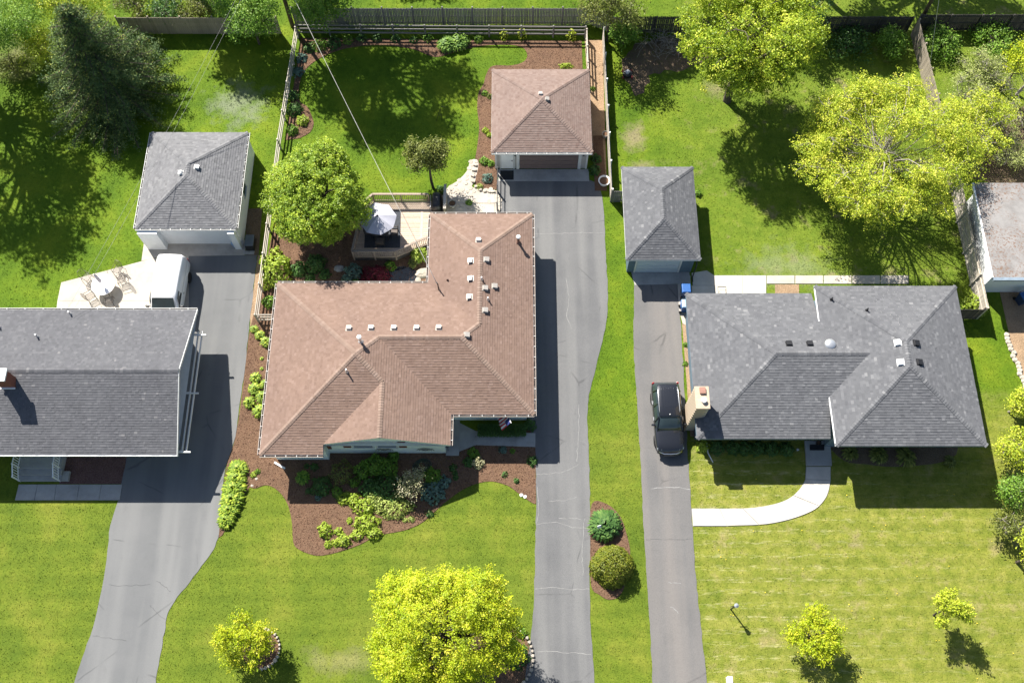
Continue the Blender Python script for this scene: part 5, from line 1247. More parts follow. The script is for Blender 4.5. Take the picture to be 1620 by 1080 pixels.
LM_YELLOW = leafmat('yellow_maple_leaf', [(0, (0.19, 0.28, 0.009)), (0.4, (0.337, 0.421, 0.012)), (0.75, (0.471, 0.51, 0.02)), (1, (0.583, 0.535, 0.053))], .22)
LM_YG = leafmat('yellow_green_leaf', [(0, (0.21, 0.302, 0.019)), (0.5, (0.395, 0.476, 0.033)), (0.85, (0.581, 0.586, 0.062)), (1, (0.726, 0.682, 0.112))], .24)
LM_MAPLE2 = leafmat('bright_spring_leaf', [(0, (0.12, 0.199, 0.011)), (0.4, (0.24, 0.335, 0.018)), (0.75, (0.405, 0.497, 0.033)), (1, (0.569, 0.596, 0.066))], .26)
LM_GLOBE = leafmat('golden_green_leaf', [(0, (.07,.10,.008)), (.5, (.15,.18,.015)), (1, (.30,.29,.04))], .22)
LM_LIME = leafmat('lime_leaf', [(0, (0.182, 0.278, 0.022)), (0.5, (0.303, 0.399, 0.04)), (1, (0.484, 0.557, 0.097))], .32)
LM_GREEN = leafmat('mid_green_leaf', [(0, (0.073, 0.161, 0.02)), (0.5, (0.146, 0.271, 0.03)), (1, (0.294, 0.432, 0.063))], .28)
LM_DARK = leafmat('dark_green_leaf', [(0, (0.034, 0.088, 0.02)), (0.5, (0.071, 0.158, 0.034)), (1, (0.143, 0.241, 0.059))], .22)
LM_OLIVE = leafmat('olive_leaf', [(0, (0.081, 0.105, 0.025)), (0.5, (0.162, 0.189, 0.04)), (1, (0.284, 0.301, 0.075))], .28)
LM_SPRUCE = leafmat('spruce_needle', [(0, (0.044, 0.09, 0.029)), (0.5, (0.101, 0.163, 0.05)), (0.85, (0.196, 0.26, 0.068)), (1, (0.377, 0.398, 0.088))], .12, .6)
LM_BLUE = leafmat('blue_hosta_leaf', [(0, (0.068, 0.128, 0.098)), (0.5, (0.128, 0.21, 0.165)), (1, (0.24, 0.33, 0.255))], .25)
LM_RED = leafmat('red_maple_leaf', [(0, (.07,.012,.018)), (.5, (.16,.02,.035)), (1, (.36,.05,.08))], .35)
LM_PALE = leafmat('pale_twig_leaf', [(0, (0.193, 0.244, 0.072)), (0.5, (0.338, 0.391, 0.108)), (1, (0.547, 0.574, 0.228))], .3)
LM_CREAM = leafmat('cream_variegated_leaf', [(0, (.13,.15,.07)), (.45, (.36,.35,.20)), (.7, (.52,.48,.26)), (1, (.60,.56,.40))], .3)
LM_CHART = leafmat('chartreuse_leaf', [(0, (.20,.27,.05)), (.5, (.34,.41,.09)), (1, (.50,.54,.20))], .3)

# --- trees standing in the picture
def cen(px, py, z): p = P(px, py, z); return (p.x, p.y, z)
def off(c, dx=0, dy=0): return (c[0]+dx, c[1]+dy)
c = cen(500,312,4.0); tree('maple_tree', 'round dense green maple between the white garage and deck', off(c,.2,.1), c, (4.0,4.1,3.5), LM_MAPLE, 2250, 34, .16, .13, 21, 24, .2, spray=.45, core=.80, lump=.34, lo=.80, twigs=40, rnd=.55)
c = cen(700,1000,5.2); tree('yellow_maple_tree', 'large bright yellow-green maple in the front lawn at the bottom edge', off(c,.3,-.2), c, (5.0,4.6,4.2), LM_YELLOW, 2300, 58, .18, .10, 22, 36, .24, spray=.55, core=.80, lump=.26, lo=.66, twigs=60, spread=.34, rnd=.55)
c = cen(384,1015,1.9); tree('young_tree', 'small yellow-green tree in the stone ring, bottom left lawn', rc1.to_2d(), c, (1.85,2.0,1.6), LM_YELLOW, 420, 26, .12, .10, 23, 12, .08, spray=.35, core=.6, lump=.42, lo=.45, spread=.35)
c = cen(1287,1003,2.0); tree('young_tree', 'round yellow small tree at the bottom of the right lawn', off(c,-.1,0), c, (1.9,1.85,1.6), LM_YELLOW, 420, 26, .12, .10, 24, 12, .08, spray=.35, core=.6, lump=.42, lo=.45)
c = cen(1503,962,2.3); tree('young_tree', 'small open green tree with dark shadow, lower right lawn', off(c,-.05,-.1), c, (1.35,1.45,1.5), LM_YG, 240, 20, .11, .11, 25, 10, .06, spray=.35, core=.5, lump=.42, lo=.4)
c = cen(674,243,3.0); b = P(686,298); tree('small_tree', 'small olive-leaved tree leaning at the deck corner', (b.x,b.y), c, (1.45,1.6,1.4), LM_OLIVE, 420, 18, .17, .14, 26, 9, .10, core=.55, lump=.45, lo=.35, twigs=90)
c = cen(1190,58,6.6); tree('large_tree', 'large bright green spreading tree over the right back fence', off(c,-.4,-.4), c, (6.0,5.8,4.0), LM_MAPLE2, 1600, 46, .24, .14, 27, 40, .30, spray=.8, core=.40, lump=.30, lo=.50, twigs=120, spread=.40)
c = cen(1402,240,5.0); tree('open_crowned_tree', 'yellow-green tree with loose crown and pale branches, right back garden', off(c,-.3,-.3), c, (7.9,7.5,3.2), LM_YG, 2900, 32, .19, .11, 28, 66, .13, M_BARKP, spray=.75, core=.42, lump=.21, lo=.35, twigs=520, spread=.36, up=.7)
# dark spruce
def spruce(label, base, H, RAD, seed):
    rng = np.random.default_rng(seed); th = thing('spruce_tree', label, 'tree', (base[0], base[1], 0)); m = MB()
    m.tube([(base[0],base[1],-.1),(base[0],base[1],H*.5),(base[0],base[1],H)], [.24,.15,.02], 8); pos = []; nr = []
    for i in range(300):
        t = rng.random()**1.25; z0 = .5+(H-.7)*t; L = RAD*(1-t)**.85*rng.uniform(.72, 1.12)+.25; a = rng.random()*6.283; d = np.array([math.cos(a), math.sin(a), 0])
        s_ = np.linspace(.12, 1, max(4, int(L*5)))
        pts = np.array([base[0],base[1],z0]) + d*(s_*L)[:,None] + np.array([0,0,1])*((-.30*s_+.16*s_**2)*L)[:,None]
        m.tube([Vector(p) for p in pts[::max(1,len(pts)//3)]], .03, 4, caps=False)
        for p, q in zip(pts, s_):
            n_ = 20; side = np.array([-d[1], d[0], 0]); w = .16+.42*(1-q)*.9+.12
            pos.append(p + side*rng.normal(0, w*.65, (n_,1)) + d*rng.normal(0,.13,(n_,1)) + np.array([0,0,1])*rng.normal(-.06,.07,(n_,1))); nr.append(np.tile(d*.3+np.array([0,0,.7]), (n_,1)))
    pos = np.concatenate(pos); nr = np.concatenate(nr)+unit(len(pos), rng)*.8; m.build('trunk', M_BARK, th, smooth=True)
    pt = pos.reshape(-1, 20, 3).mean(1); bt = np.repeat(rng.normal(.45,.22,len(pt)), 20)
    np_mesh('crown', leaf_cards(pos, nr, .17, .34, rng), 4, LM_SPRUCE, th, (bt+rng.normal(0,.16,len(pos))).clip(0,1))
b = P(184,150); spruce('tall dark blue-green spruce behind the white garage', (b.x,b.y), 9.6, 5.4, 31)
# back edge trees and brush
def bush_tree(px, py, z, r, rz, mat, label, seed, n=300, per=16, leaf=.15, lo=.4, name='leafy_tree', cat='tree', lumps=9, bark=None, twigs=40, cr=.2, core=.6):
    c = cen(px, py, z); return tree(name, label, off(c), c, (r, r, rz), mat, n, per, cr, leaf, seed, lumps, .09, bark, core=core, lump=.44, lo=lo, twigs=twigs, cat=cat)
bush_tree(392,18,3.6,2.6,2.4,LM_GREEN,'green tree hanging over the cedar back fence beside the utility pole',41,520)
bush_tree(498,2,3.4,2.4,2.2,LM_GREEN,'green tree behind the grey back boards right of the utility pole',42,420)
bush_tree(968,8,4.0,3.0,2.4,LM_OLIVE,'olive tree above the fence corner behind the brown garage',43,420,14,lo=.3,twigs=90)
bush_tree(988,56,1.0,1.15,1.0,LM_GREEN,'leafy green bush in the fence corner right of the chip path',44,150,name='bush',cat='bush')
bush_tree(1290,14,2.6,2.6,2.2,LM_DARK,'dark leafy tree behind the dark back fence',45,380)
bush_tree(1412,66,1.0,1.5,.95,LM_GREEN,'dark upright bush before the back fence near the dividing fence',46,160,name='bush',cat='bush')
bush_tree(1345,68,.6,1.9,.6,LM_DARK,'low dark bush along the dark back fence under the bright tree',47,150,name='bush',cat='bush')
bush_tree(1492,70,.8,1.7,.8,LM_GREEN,'green bush in the far right corner by the dividing fence',48,170,name='bush',cat='bush')
bush_tree(1570,62,.7,2.4,.7,LM_GREEN,'wide dark bush at the foot of the far right back fence',49,180,name='bush',cat='bush')
bush_tree(28,28,3.2,3.3,2.4,LM_GREEN,'broad green tree filling the top left corner',50,620,20,.12); bush_tree(62,78,1.6,2.0,1.5,LM_YG,'yellow-green bush left of the spruce at its top',51,280,15,.12,name='bush',cat='bush')
bush_tree(15,105,1.0,1.5,1.0,LM_OLIVE,'small olive bush at the left edge below the corner bush',52,150,12,name='bush',cat='bush'); bush_tree(110,0,3.0,2.8,2.2,LM_YG,'yellow-green tree at the top edge left of the spruce tip',53,460,18,.12)
for k, (px, r, mt, lb) in enumerate(((215,1.8,LM_OLIVE,'olive brush behind the cedar back fence beside the spruce'),(262,1.7,LM_DARK,'dark brush behind the middle of the cedar back fence'),(312,1.8,LM_OLIVE,'olive brush behind the right half of the cedar back fence'),(340,1.6,LM_GREEN,'green brush behind the cedar back fence near its leafy tree'))):
    bush_tree(px, 6, 1.2, r, 1.1, mt, lb, 60+k, 190, 13, name='brush', cat='bush', bark=M_BARKP, twigs=120, lo=.2)
# thicket and bare trees on the far right
for k, (px, py, r, z, lb) in enumerate(((1530,150,2.2,1.3,'pale twiggy shrub right of the dividing fence, uppermost of the thicket'),(1585,190,2.4,1.4,'pale twiggy shrub at the right edge of the thicket'),(1535,235,2.0,1.2,'pale twiggy shrub below the dividing fence in the thicket'),(1500,185,1.7,1.2,'pale twiggy shrub touching the dividing fence'),(1575,120,2.0,1.2,'pale twiggy shrub high in the thicket below the back fence'),(1550,105,1.6,1.0,'small pale shrub below the far right back fence'),(1600,245,1.8,1.2,'pale twiggy shrub above the pale roof'))):
    bush_tree(px, py, z, r, z*.85, LM_PALE if k != 3 else LM_YG, lb, 70+k, 300, 9, .11, .2, 'shrub', 'shrub', bark=M_BARKP, twigs=260, cr=.2)
def bare_tree(label, base, H, seed, spread=.62, leaves=None, nl=0, bark=None, r0=.2, lean=(0,0)):
    rng = np.random.default_rng(seed); th = thing('bare_tree', label, 'tree', (base[0], base[1], 0)); m = MB(); tips = []
    def grow(p, d, L, r, lev):
        q = p + d*L; limb(m, p, q, r, r*.62, rng, .12, 4)
        if lev == 0: tips.append(q); return
        for k in range(rng.integers(2, 4) + (lev > 3)):
            dd = d + rng.normal(size=3)*spread; dd[2] = dd[2]*.7+.12; dd /= np.linalg.norm(dd); grow(p + d*L*rng.uniform(.6, 1), dd, L*rng.uniform(.6, .82), r*.58, lev-1)
    d0 = np.array([lean[0], lean[1], 1.0]); d0 /= np.linalg.norm(d0); grow(np.array([base[0], base[1], -.1]), d0, H*.3, r0, 5)
    m.build('trunk', bark or M_BARK, th, smooth=True)
    if leaves is not None:
        tp = np.array(tips); idx = rng.choice(len(tp), min(nl, len(tp)), replace=False); crown_mesh(th, tp[idx], np.tile([0,0,1.], (len(idx),1)), 12, .18, .13, leaves, rng)
b = P(1600,300); bare_tree('bare branching tree overhanging the pale roof at the right edge', (b.x+2.6,b.y-.8), 8, 81, .55, LM_YG, 60, M_BARK, .16, (-.22,.05))
b = P(1608,150); bare_tree('half-bare grey tree with yellow leaf tips at the upper right edge', (b.x,b.y), 6.5, 82, .5, LM_YG, 110, M_BARKP, .12, (.05,.05))
c = cen(1618,95,3.5); tree('leafy_tree', 'yellow-leaved tree cut off by the right edge near the back fence', off(c), c, (1.7,1.9,1.6), LM_YELLOW, 170, 15, .18, .14, 83, 8, .08, lo=.4)
c = cen(1555,200,2.8); tree('open_crowned_tree', 'yellow-green tree with thin crown straddling the dividing fence', off(c), c, (3.6,4.0,2.2), LM_YG, 620, 24, .17, .12, 84, 20, .10, M_BARKP, spray=.6, core=.45, lump=.34, lo=.25, twigs=200)
# tall shrubs at the right edge, front
for k, (px, py, z, r, mt, lb) in enumerate(((1608,705,1.6,1.35,LM_YG,'yellow-green tall shrub at the right edge beside the house corner shadow'),(1612,640,1.4,1.0,LM_YG,'yellow-green shrub at the right edge, topmost of the row'),(1606,775,1.6,1.1,LM_GREEN,'green tall shrub at the right edge in the middle of the row'),(1610,835,1.5,1.3,LM_OLIVE,'grey-green twiggy shrub at the right edge, lowest of the row'))):
    bush_tree(px, py, z, r, z*.8, mt, lb, 90+k, 200, 14, .13, .3, 'shrub', 'shrub', bark=M_BARKP, twigs=120)
c = cen(1650,875,3.2); tree('leafy_tree', 'leafy tree beyond the right edge shading the lower right lawn corner', off(c), c, (1.6,1.8,1.5), LM_YG, 220, 15, .18, .14, 95, 8, .09, lo=.4)
# trees outside the picture whose shade lies across the gardens
def shade_tree(spx, spy, z, rad, label, seed, n=520, per=15, leaf=.26, **k):
    g_ = P(spx, spy); h = z/math.tan(SUN_EL); c = (g_.x-math.sin(SUN_AZ)*h, g_.y+math.cos(SUN_AZ)*h, z)
    return tree('shade_tree', label, off(c), c, rad, LM_GREEN, n, per, .34, leaf, seed, 30, .26, lo=.3, core=.3, lump=.28, spray=.9, **k)
shade_tree(628,150,11,(7.2,5.6,3.6), 'tall leafy tree beyond the back fence that shades the middle garden', 101, 1500, 15, .26, twigs=60)
shade_tree(660,-40,9.5,(4.5,3.5,3), 'leafy tree beyond the top edge that shades the lawn behind the grey boards', 102, 300)
shade_tree(62,320,9.5,(6.0,6.6,3.6), 'tall leafy tree beyond the left edge that shades the left lawn', 103, 850, 15, .24, twigs=60)
shade_tree(30,225,8.5,(5.0,4.0,3.0), 'second leafy tree beyond the left edge that shades the lawn below the corner tree', 109, 360, 15, .22)
b = P(50,275); bare_tree('bare-limbed tree beyond the left edge that casts branch shadows on the lawn', (b.x-5.4,b.y+6.4), 13, 104, .62, None, 0, M_BARK, .24)
shade_tree(395,110,9,(3.6,3.2,2.6), 'leafy tree beyond the top edge that shades the white garage lawn', 105, 300)
shade_tree(1480,12,8,(9.0,2.8,2.5), 'leafy tree beyond the top edge that dapples the lawn behind the right fence', 106, 620)

shade_tree(1400,80,9,(6.5,2.6,2.4), 'leafy tree beyond the top edge that shades the foot of the dark back fence', 107, 480)
shade_tree(1050,88,8.5,(3.6,2.4,2.0), 'leafy tree beyond the top edge that shades the brush pile', 108, 240)

# ------------------------------------------------------------------ shrubs and bedding plants
def mound(px, py, rpx, mat, label, h=.75, leaf=.11, n=None, group=None, name='shrub', ry=None, aspect=.62, seed=None, cat='shrub', dens=1.0, lobe=1.0):
    r = rpx/24.5; ryy = (ry or rpx)/24.5; H = max(.16, h*min(r, ryy)*1.6); c0 = P(px, py, H*.45); seed = seed or int(px*7+py*13); rng = np.random.default_rng(seed)
    th = thing(name, label, cat, (c0.x, c0.y, 0), group); area = 3.0*r*ryy+2*H*(r+ryy)
    leaf *= 1.3; r *= 1.08; ryy *= 1.08; N = int(n or min(9000, max(90, area*dens*2.0/(leaf*leaf*.45))))
    d = unit(N, rng); d[:, 2] = np.abs(d[:, 2])-.08; rad = rng.uniform(.62, 1.0, N)**.5
    lob = 1 + lobe*.22*np.sin(d[:, 0]*5+seed)*np.sin(d[:, 1]*5+seed*.7) + lobe*.12*np.sin(d[:, 0]*17+seed*1.3)*np.sin(d[:, 1]*15+d[:, 2]*9)
    pos = np.array([c0.x, c0.y, 0]) + d*np.array([r, ryy, H])*(rad*lob)[:, None]; pos[:, 2] = np.maximum(pos[:, 2], .05)
    nr = d*.8 + np.array([0, 0, .35]) + unit(N, rng)*.6; cl = np.sin(pos[:, 0]*9+seed)*np.sin(pos[:, 1]*8)*.16
    m = MB()
    for k in range(6):
        a = k*1.05+.2; limb(m, (c0.x, c0.y, -.03), (c0.x+r*.55*math.cos(a), c0.y+ryy*.55*math.sin(a), H*.7), .02+.01*r, .008, rng, .2, 3)
    m.build('stems', M_BARK, th); np_mesh('foliage', leaf_cards(pos, nr, leaf, aspect, rng), 4, mat, th, (.48+cl+rng.normal(0, .17, N)).clip(0, 1)); return th
def spiky(px, py, rpx, mat, label, group=None, nb=None, w=.035, h=1.0, name='perennial', cat='plant', arch=.55):
    r = rpx/24.5*1.1; H = max(.14, r*h); c0 = P(px, py, H*.4); rng = np.random.default_rng(int(px*5+py*17)); n = int(nb or 60+160*r)
    th = thing(name, label, cat, (c0.x, c0.y, 0), group); a = rng.random(n)*6.283; e = rng.random(n)**.7; L = r*(.12+.93*e); w_ = w*rng.uniform(.7, 1.3, n)*(1+r)
    d = np.stack([np.cos(a), np.sin(a), np.zeros(n)], 1); sd = np.stack([-np.sin(a), np.cos(a), np.zeros(n)], 1); b0 = np.array([c0.x, c0.y, 0.01]) + d*(r*.12*rng.random(n))[:, None]
    hh = H*(1.15-.55*e)*rng.uniform(.8, 1.15, n); Z_ = np.array([0, 0, 1.0])
    p1 = b0 + d*(L*.45)[:, None] + Z_*(hh*.85)[:, None]; p2 = b0 + d*(L*.85)[:, None] + Z_*(hh*(1-arch*.3))[:, None]; p3 = b0 + d*L[:, None]*1.1 + Z_*(hh*(1-arch))[:, None]
    W = w_[:, None]; q = np.concatenate([np.stack([b0-sd*W*.5, b0+sd*W*.5, p1+sd*W, p1-sd*W], 1), np.stack([p1-sd*W, p1+sd*W, p2+sd*W*.8, p2-sd*W*.8], 1), np.stack([p2-sd*W*.8, p2+sd*W*.8, p3+sd*W*.1, p3-sd*W*.1], 1)])
    t = rng.normal(.45, .32, n).clip(0, 1); np_mesh('leaves', q.reshape(-1, 3), 4, mat, th, np.tile(t, 3))
    m = MB().lathe([(r*.16,.0),(r*.14,.06),(r*.05,.12)], (c0.x,c0.y,0), 7); m.build('crown_base', M_BARK, th); return th
ORD = ['first','second','third','fourth','fifth','sixth','seventh','eighth','ninth','tenth','eleventh','twelfth']
# hosta row by the left drive
for k, (px, py, r) in enumerate(((376,742,14),(373,757,15),(370,773,16),(367,790,16),(362,807,14),(357,822,12))):
    spiky(px, py, r, LM_MAPLE, '%s lime daylily clump from the top of the row by the left driveway' % ORD[k], 'daylily row by the left driveway', w=.03, h=.8, nb=300)
# mulch strip along the brown house
for k, (px, py, r) in enumerate(((402,520,7),(411,530,8),(421,540,10),(414,567,3),(414,583,3),(404,597,9),(419,607,8),(403,615,11),(415,628,11),(394,636,10),(411,650,12))):
    spiky(px, py, r*.92, LM_MAPLE, '%s small green tuft from the top in the mulch strip beside the brown house' % ORD[k], 'tufts in the mulch strip', nb=50+r*8, w=.028)
# front bed
F = 'shrubs of the front mulch bed'
spiky(479,755,10,LM_GREEN,'dark green tuft in the shaded left end of the front bed',F,nb=160); mound(507,768,15,LM_DARK,'dark green ferny mound in the shaded left front bed',.6,.09,group=F); mound(497,738,6,LM_DARK,'tiny dark plant nearest the gable in the left front bed',.6,.07,group=F)
mound(485,737,4,LM_DARK,'tiniest dark plant at the top left of the front bed',.6,.06,group=F); mound(503,787,5,LM_BLUE,'small pale green plant at the shadow edge of the front bed',.5,.08,group=F); mound(488,776,5,LM_DARK,'small dark plant left of the ferny mound in the front bed',.5,.07,group=F)
mound(540,746,19,LM_OLIVE,'thin grey-leaved shrub in the shade below the gable',.9,.08,dens=.35,group=F); mound(561,762,8,LM_GREEN,'small round green plant right of the grey-leaved shrub',.7,.08,group=F)
for k, (px, py, r) in enumerate(((574,742,14),(592,734,17),(612,737,15),(622,722,8))): mound(px, py, r, LM_GREEN, '%s tall green peony clump from the left below the gable windows' % ORD[k], .95, .12, group=F)
mound(612,771,32,LM_DARK,'broad dark green shrub in the middle of the front bed',.5,.10,ry=22,group=F); mound(585,770,16,LM_DARK,'dark green shrub left of the broad one in the front bed',.6,.10,group=F)
c = cen(655,766,1.3); tree('variegated_tree', 'small cream-leaved variegated tree in the front bed', off(c), c, (1.15,1.25,.95), LM_CREAM, 150, 9, .15, .10, 111, 7, .05, lo=.25, twigs=90, spread=.5)
mound(684,753,14,LM_GREEN,'round green shrub right of the cream-leaved tree',.7,.08,group=F); mound(700,763,11,LM_BLUE,'upper blue-green hosta right of the cream-leaved tree',.5,.15,group=F,aspect=.8); mound(683,778,18,LM_BLUE,'larger blue-green hosta below the cream-leaved tree',.45,.16,group=F,aspect=.8)
mound(533,778,9,LM_GREEN,'green plant at the shadow edge left of the lime mounds',.7,.09,group=F)
for k, (px, py, r, ry, lb) in enumerate(((546,788,12,10,'leftmost lime mound at the shadow edge of the front bed'),(560,790,12,11,'second lime mound from the left at the shadow edge'),(577,800,17,14,'round lime mound left of the wide chartreuse one'),(580,826,20,14,'big lime mound in the sunny middle of the front bed'),(565,845,10,9,'lime mound at the lower left of the big sunny one'),(590,842,13,11,'lime mound at the lower right of the big sunny one'),(514,838,11,12,'largest lime plant of the lone group in the sunny mulch'),(535,840,7,6,'small lime plant in the middle of the lone sunny group'),(544,854,10,10,'lower right lime plant of the lone sunny group'),(519,861,5,6,'tiny plant lowest in the lone sunny group'),(531,858,6,6,'small lime plant left of the lower right one in the lone group'),(553,823,4,5,'tiny lime plant alone left of the big sunny mound'))):
    mound(px, py, r, LM_LIME, lb, .6, .11, group=F, ry=ry, aspect=.7)
mound(622,800,30,LM_CHART,'wide chartreuse variegated mound in the sunny front bed',.4,.10,ry=20,group=F); mound(594,788,16,LM_CHART,'chartreuse mound between the lime and wide chartreuse ones',.5,.10,group=F)
mound(641,822,4,LM_CHART,'left of two tiny pale plants below the wide chartreuse mound',.5,.08,group=F); mound(651,821,5,LM_CHART,'right of two tiny pale plants below the wide chartreuse mound',.5,.08,group=F); mound(553,786,6,LM_LIME,'tiny lime plant between the two leftmost shadow-edge mounds',.6,.09,group=F)
for k, (px, py, r) in enumerate(((717,740,6),(720,749,4),(721,755,4))): mound(px, py, r, LM_DARK, '%s tiny dark plant from the top in the shade below the porch' % ORD[k], .5, .09, group=F)
mound(749,716,9,LM_GREEN,'green shrub by the porch walk in the front bed',.8,.08,group=F); mound(741,730,8,LM_DARK,'dark shrub left of the yellow flowers below the walk',.7,.08,group=F); mound(756,731,10,LM_CREAM,'shrub with yellow and pink flowers at the shadow edge below the walk',.7,.09,group=F)
mound(795,711,6,LM_BLUE,'left small plant below the front walk',.6,.08,group=F); mound(811,713,4,LM_GREEN,'right small plant below the front walk',.6,.07,group=F); mound(842,728,8,LM_DARK,'dark plant at the driveway end of the front bed',.7,.08,group=F)
mound(817,760,4,LM_DARK,'dark sprig in the sunny mulch near the driveway',.9,.08,dens=.5,group=F); mound(798,750,5,LM_DARK,'dark thin sprig left of the other in the sunny mulch',.6,.07,dens=.3,group=F); mound(679,812,6,LM_DARK,'dark low plant at the lawn edge below the cream-leaved tree',.3,.10,dens=.5,group=F)
# clipped hedge by the porch
hg = thing('clipped_hedge', 'low clipped dark green hedge along the porch wall', 'hedge', (-1.2,18.7,0)); rng = np.random.default_rng(5); xa, xb = P(756,675).x, P(832,675).x; N = 7000
pos = np.stack([rng.uniform(xa,xb,N), rng.uniform(18.38,19.2,N), .55*rng.random(N)**.35], 1); np_mesh('foliage', leaf_cards(pos, unit(N,rng)*.7+[0,0,.6], .075, .6, rng), 4, LM_DARK, hg, rng.normal(.5,.2,N).clip(0,1))
m = MB()
for k in range(10): m.tube([(xa+.2+k*.36,18.8,0),(xa+.2+k*.36,18.8,.45)], .02, 5)
m.build('stems', M_BARK, hg); mound(839,671,9,LM_DARK,'round dark shrub at the driveway end of the clipped hedge',.9,.08)
mound(467,722,4,LM_LIME,'tiny lime plant by the downspout at the front left corner',.6,.08); mound(401,750,5,LM_LIME,'small lime plant right of the daylily row top',.6,.08); mound(408,745,4,LM_GREEN,'tiny green plant beside the small lime one right of the daylilies',.6,.07)
# back garden beds
B = 'plants of the back garden beds'
for k, (px, py, r, mt) in enumerate(((488,74,11,LM_DARK),(506,70,13,LM_GREEN),(528,66,14,LM_DARK),(550,62,10,LM_GREEN),(572,58,10,LM_DARK),(596,59,9,LM_DARK),(625,60,9,LM_DARK),(655,62,8,LM_DARK),(677,58,10,LM_GREEN))): mound(px, py, r, mt, '%s dark leafy perennial from the left along the back rail fence' % ORD[k], .7, .11, group=B, dens=.7)
spiky(708,70,17,LM_GREEN,'left of two arching green grasses by the back rail fence',B,nb=300); spiky(727,66,17,LM_GREEN,'right of two arching green grasses by the back rail fence',B,nb=300); mound(757,62,8,LM_GREEN,'round shrub right of the arching grasses by the back rail fence',.8,.08,group=B)
for k, (px, py, r, lb) in enumerate(((797,55,8,'left open yellow-green rose on the back rail fence'),(826,52,9,'right open yellow-green rose on the back rail fence'),(905,55,9,'open shrub in the bed corner behind the brown garage'))): mound(px, py, r, LM_YG, lb, 1.6, .10, group=B, dens=.35)
mound(477,91,10,LM_BLUE,'upper blue hosta against the left garden fence',.5,.16,group=B,aspect=.8); mound(470,113,11,LM_BLUE,'lower blue hosta against the left garden fence',.5,.16,group=B,aspect=.8); mound(464,150,10,LM_DARK,'dark shrub below the blue hostas on the left garden fence',.8,.10,group=B)
mound(466,172,13,LM_DARK,'larger dark shrub lower on the left garden fence',.8,.10,group=B); mound(478,190,11,LM_LIME,'lime shrub at the bed tip beside the left garden fence',.7,.11,group=B); mound(462,205,11,LM_GREEN,'green shrub at the lower end of the left garden bed',.7,.10,group=B)
for k, (px, py, r, mt, lb) in enumerate(((767,147,6,LM_GREEN,'upper green plant beside the west wall of the brown garage'),(774,152,5,LM_OLIVE,'olive plant beside the upper green one by the brown garage'),(768,206,6,LM_LIME,'lime plant in the middle of the garage side bed'),(774,213,5,LM_LIME,'smaller lime plant below the middle one in the garage side bed'),(766,254,8,LM_GREEN,'green plant at the head of the stone edged bed'),(776,258,7,LM_GREEN,'green plant against the garage side of the stone edged bed'),(771,281,9,LM_BLUE,'blue-green ball shrub in the stone edged bed'),(759,295,6,LM_CHART,'chartreuse plant at the foot of the stone edged bed'),(896,104,13,LM_LIME,'lime plant behind the brown garage roof edge'),(941,268,10,LM_DARK,'dark shrub at the driveway corner of the brown garage'),(944,250,9,LM_DARK,'dark shrub above the corner one beside the brown garage'),(972,303,8,LM_GREEN,'weedy green plant below the short gate panel'),(938,140,5,LM_GREEN,'small weed behind the brown garage beside the chip path'))):
    mound(px, py, r, mt, lb, .75, .10, group=B, ry=6 if px == 896 else None)
# deck side bed
mound(434,425,25,LM_LIME,'big lime bush by the rail fence left of the round maple',.85,.16,ry=36,aspect=.7); mound(425,476,11,LM_GREEN,'green bush below the big lime bush at the rail fence',.8,.12)
for k, (px, py, r, mt, lb) in enumerate(((498,416,17,LM_DARK,'dark shrub under the maple left of the flat stone'),(513,433,9,LM_DARK,'small dark shrub below the maple near the brown roof'),(490,440,8,LM_DARK,'small dark shrub at the brown roof edge under the maple'),(472,425,14,LM_DARK,'dark shrub in the maple shade near the lime bush'),(560,428,14,LM_BLUE,'blue hosta between the deck and the brown roof'),(548,440,9,LM_BLUE,'smaller blue hosta at the brown roof edge by the deck'),(562,447,7,LM_GREEN,'small green plant beside the red maple'),(617,420,9,LM_GREEN,'green plant below the deck front by the pond'))): mound(px, py, r, mt, lb, .7, .13 if mt is LM_BLUE else .10, aspect=.75)
mound(594,434,24,LM_RED,'red-leaved japanese maple between the deck and the brown roof',.8,.11,ry=18); spiky(664,402,14,LM_LIME,'lime iris clump by the deck corner and brown wall',nb=130,w=.05,h=1.3); spiky(655,416,9,LM_OLIVE,'tan iris clump above the pond',nb=80,w=.05,h=1.2)
mound(446,352,12,LM_YG,'yellow-green shrub at the lower edge of the maple by the fence',.7,.11); mound(742,320,6,LM_GREEN,'small shrub on the flagstones beside the covered grill',.7,.09); mound(697,300,9,LM_DARK,'dark plant at the foot of the leaning olive tree',.6,.09)
# island bed
spiky(957,830,21,LM_DARK,'dark green rounded peony in the island bed',nb=520,w=.04,h=.95); mound(970,893,32,LM_GLOBE,'large golden-green globe shrub in the island bed',.9,.075,ry=31,dens=1.3,lobe=.35)
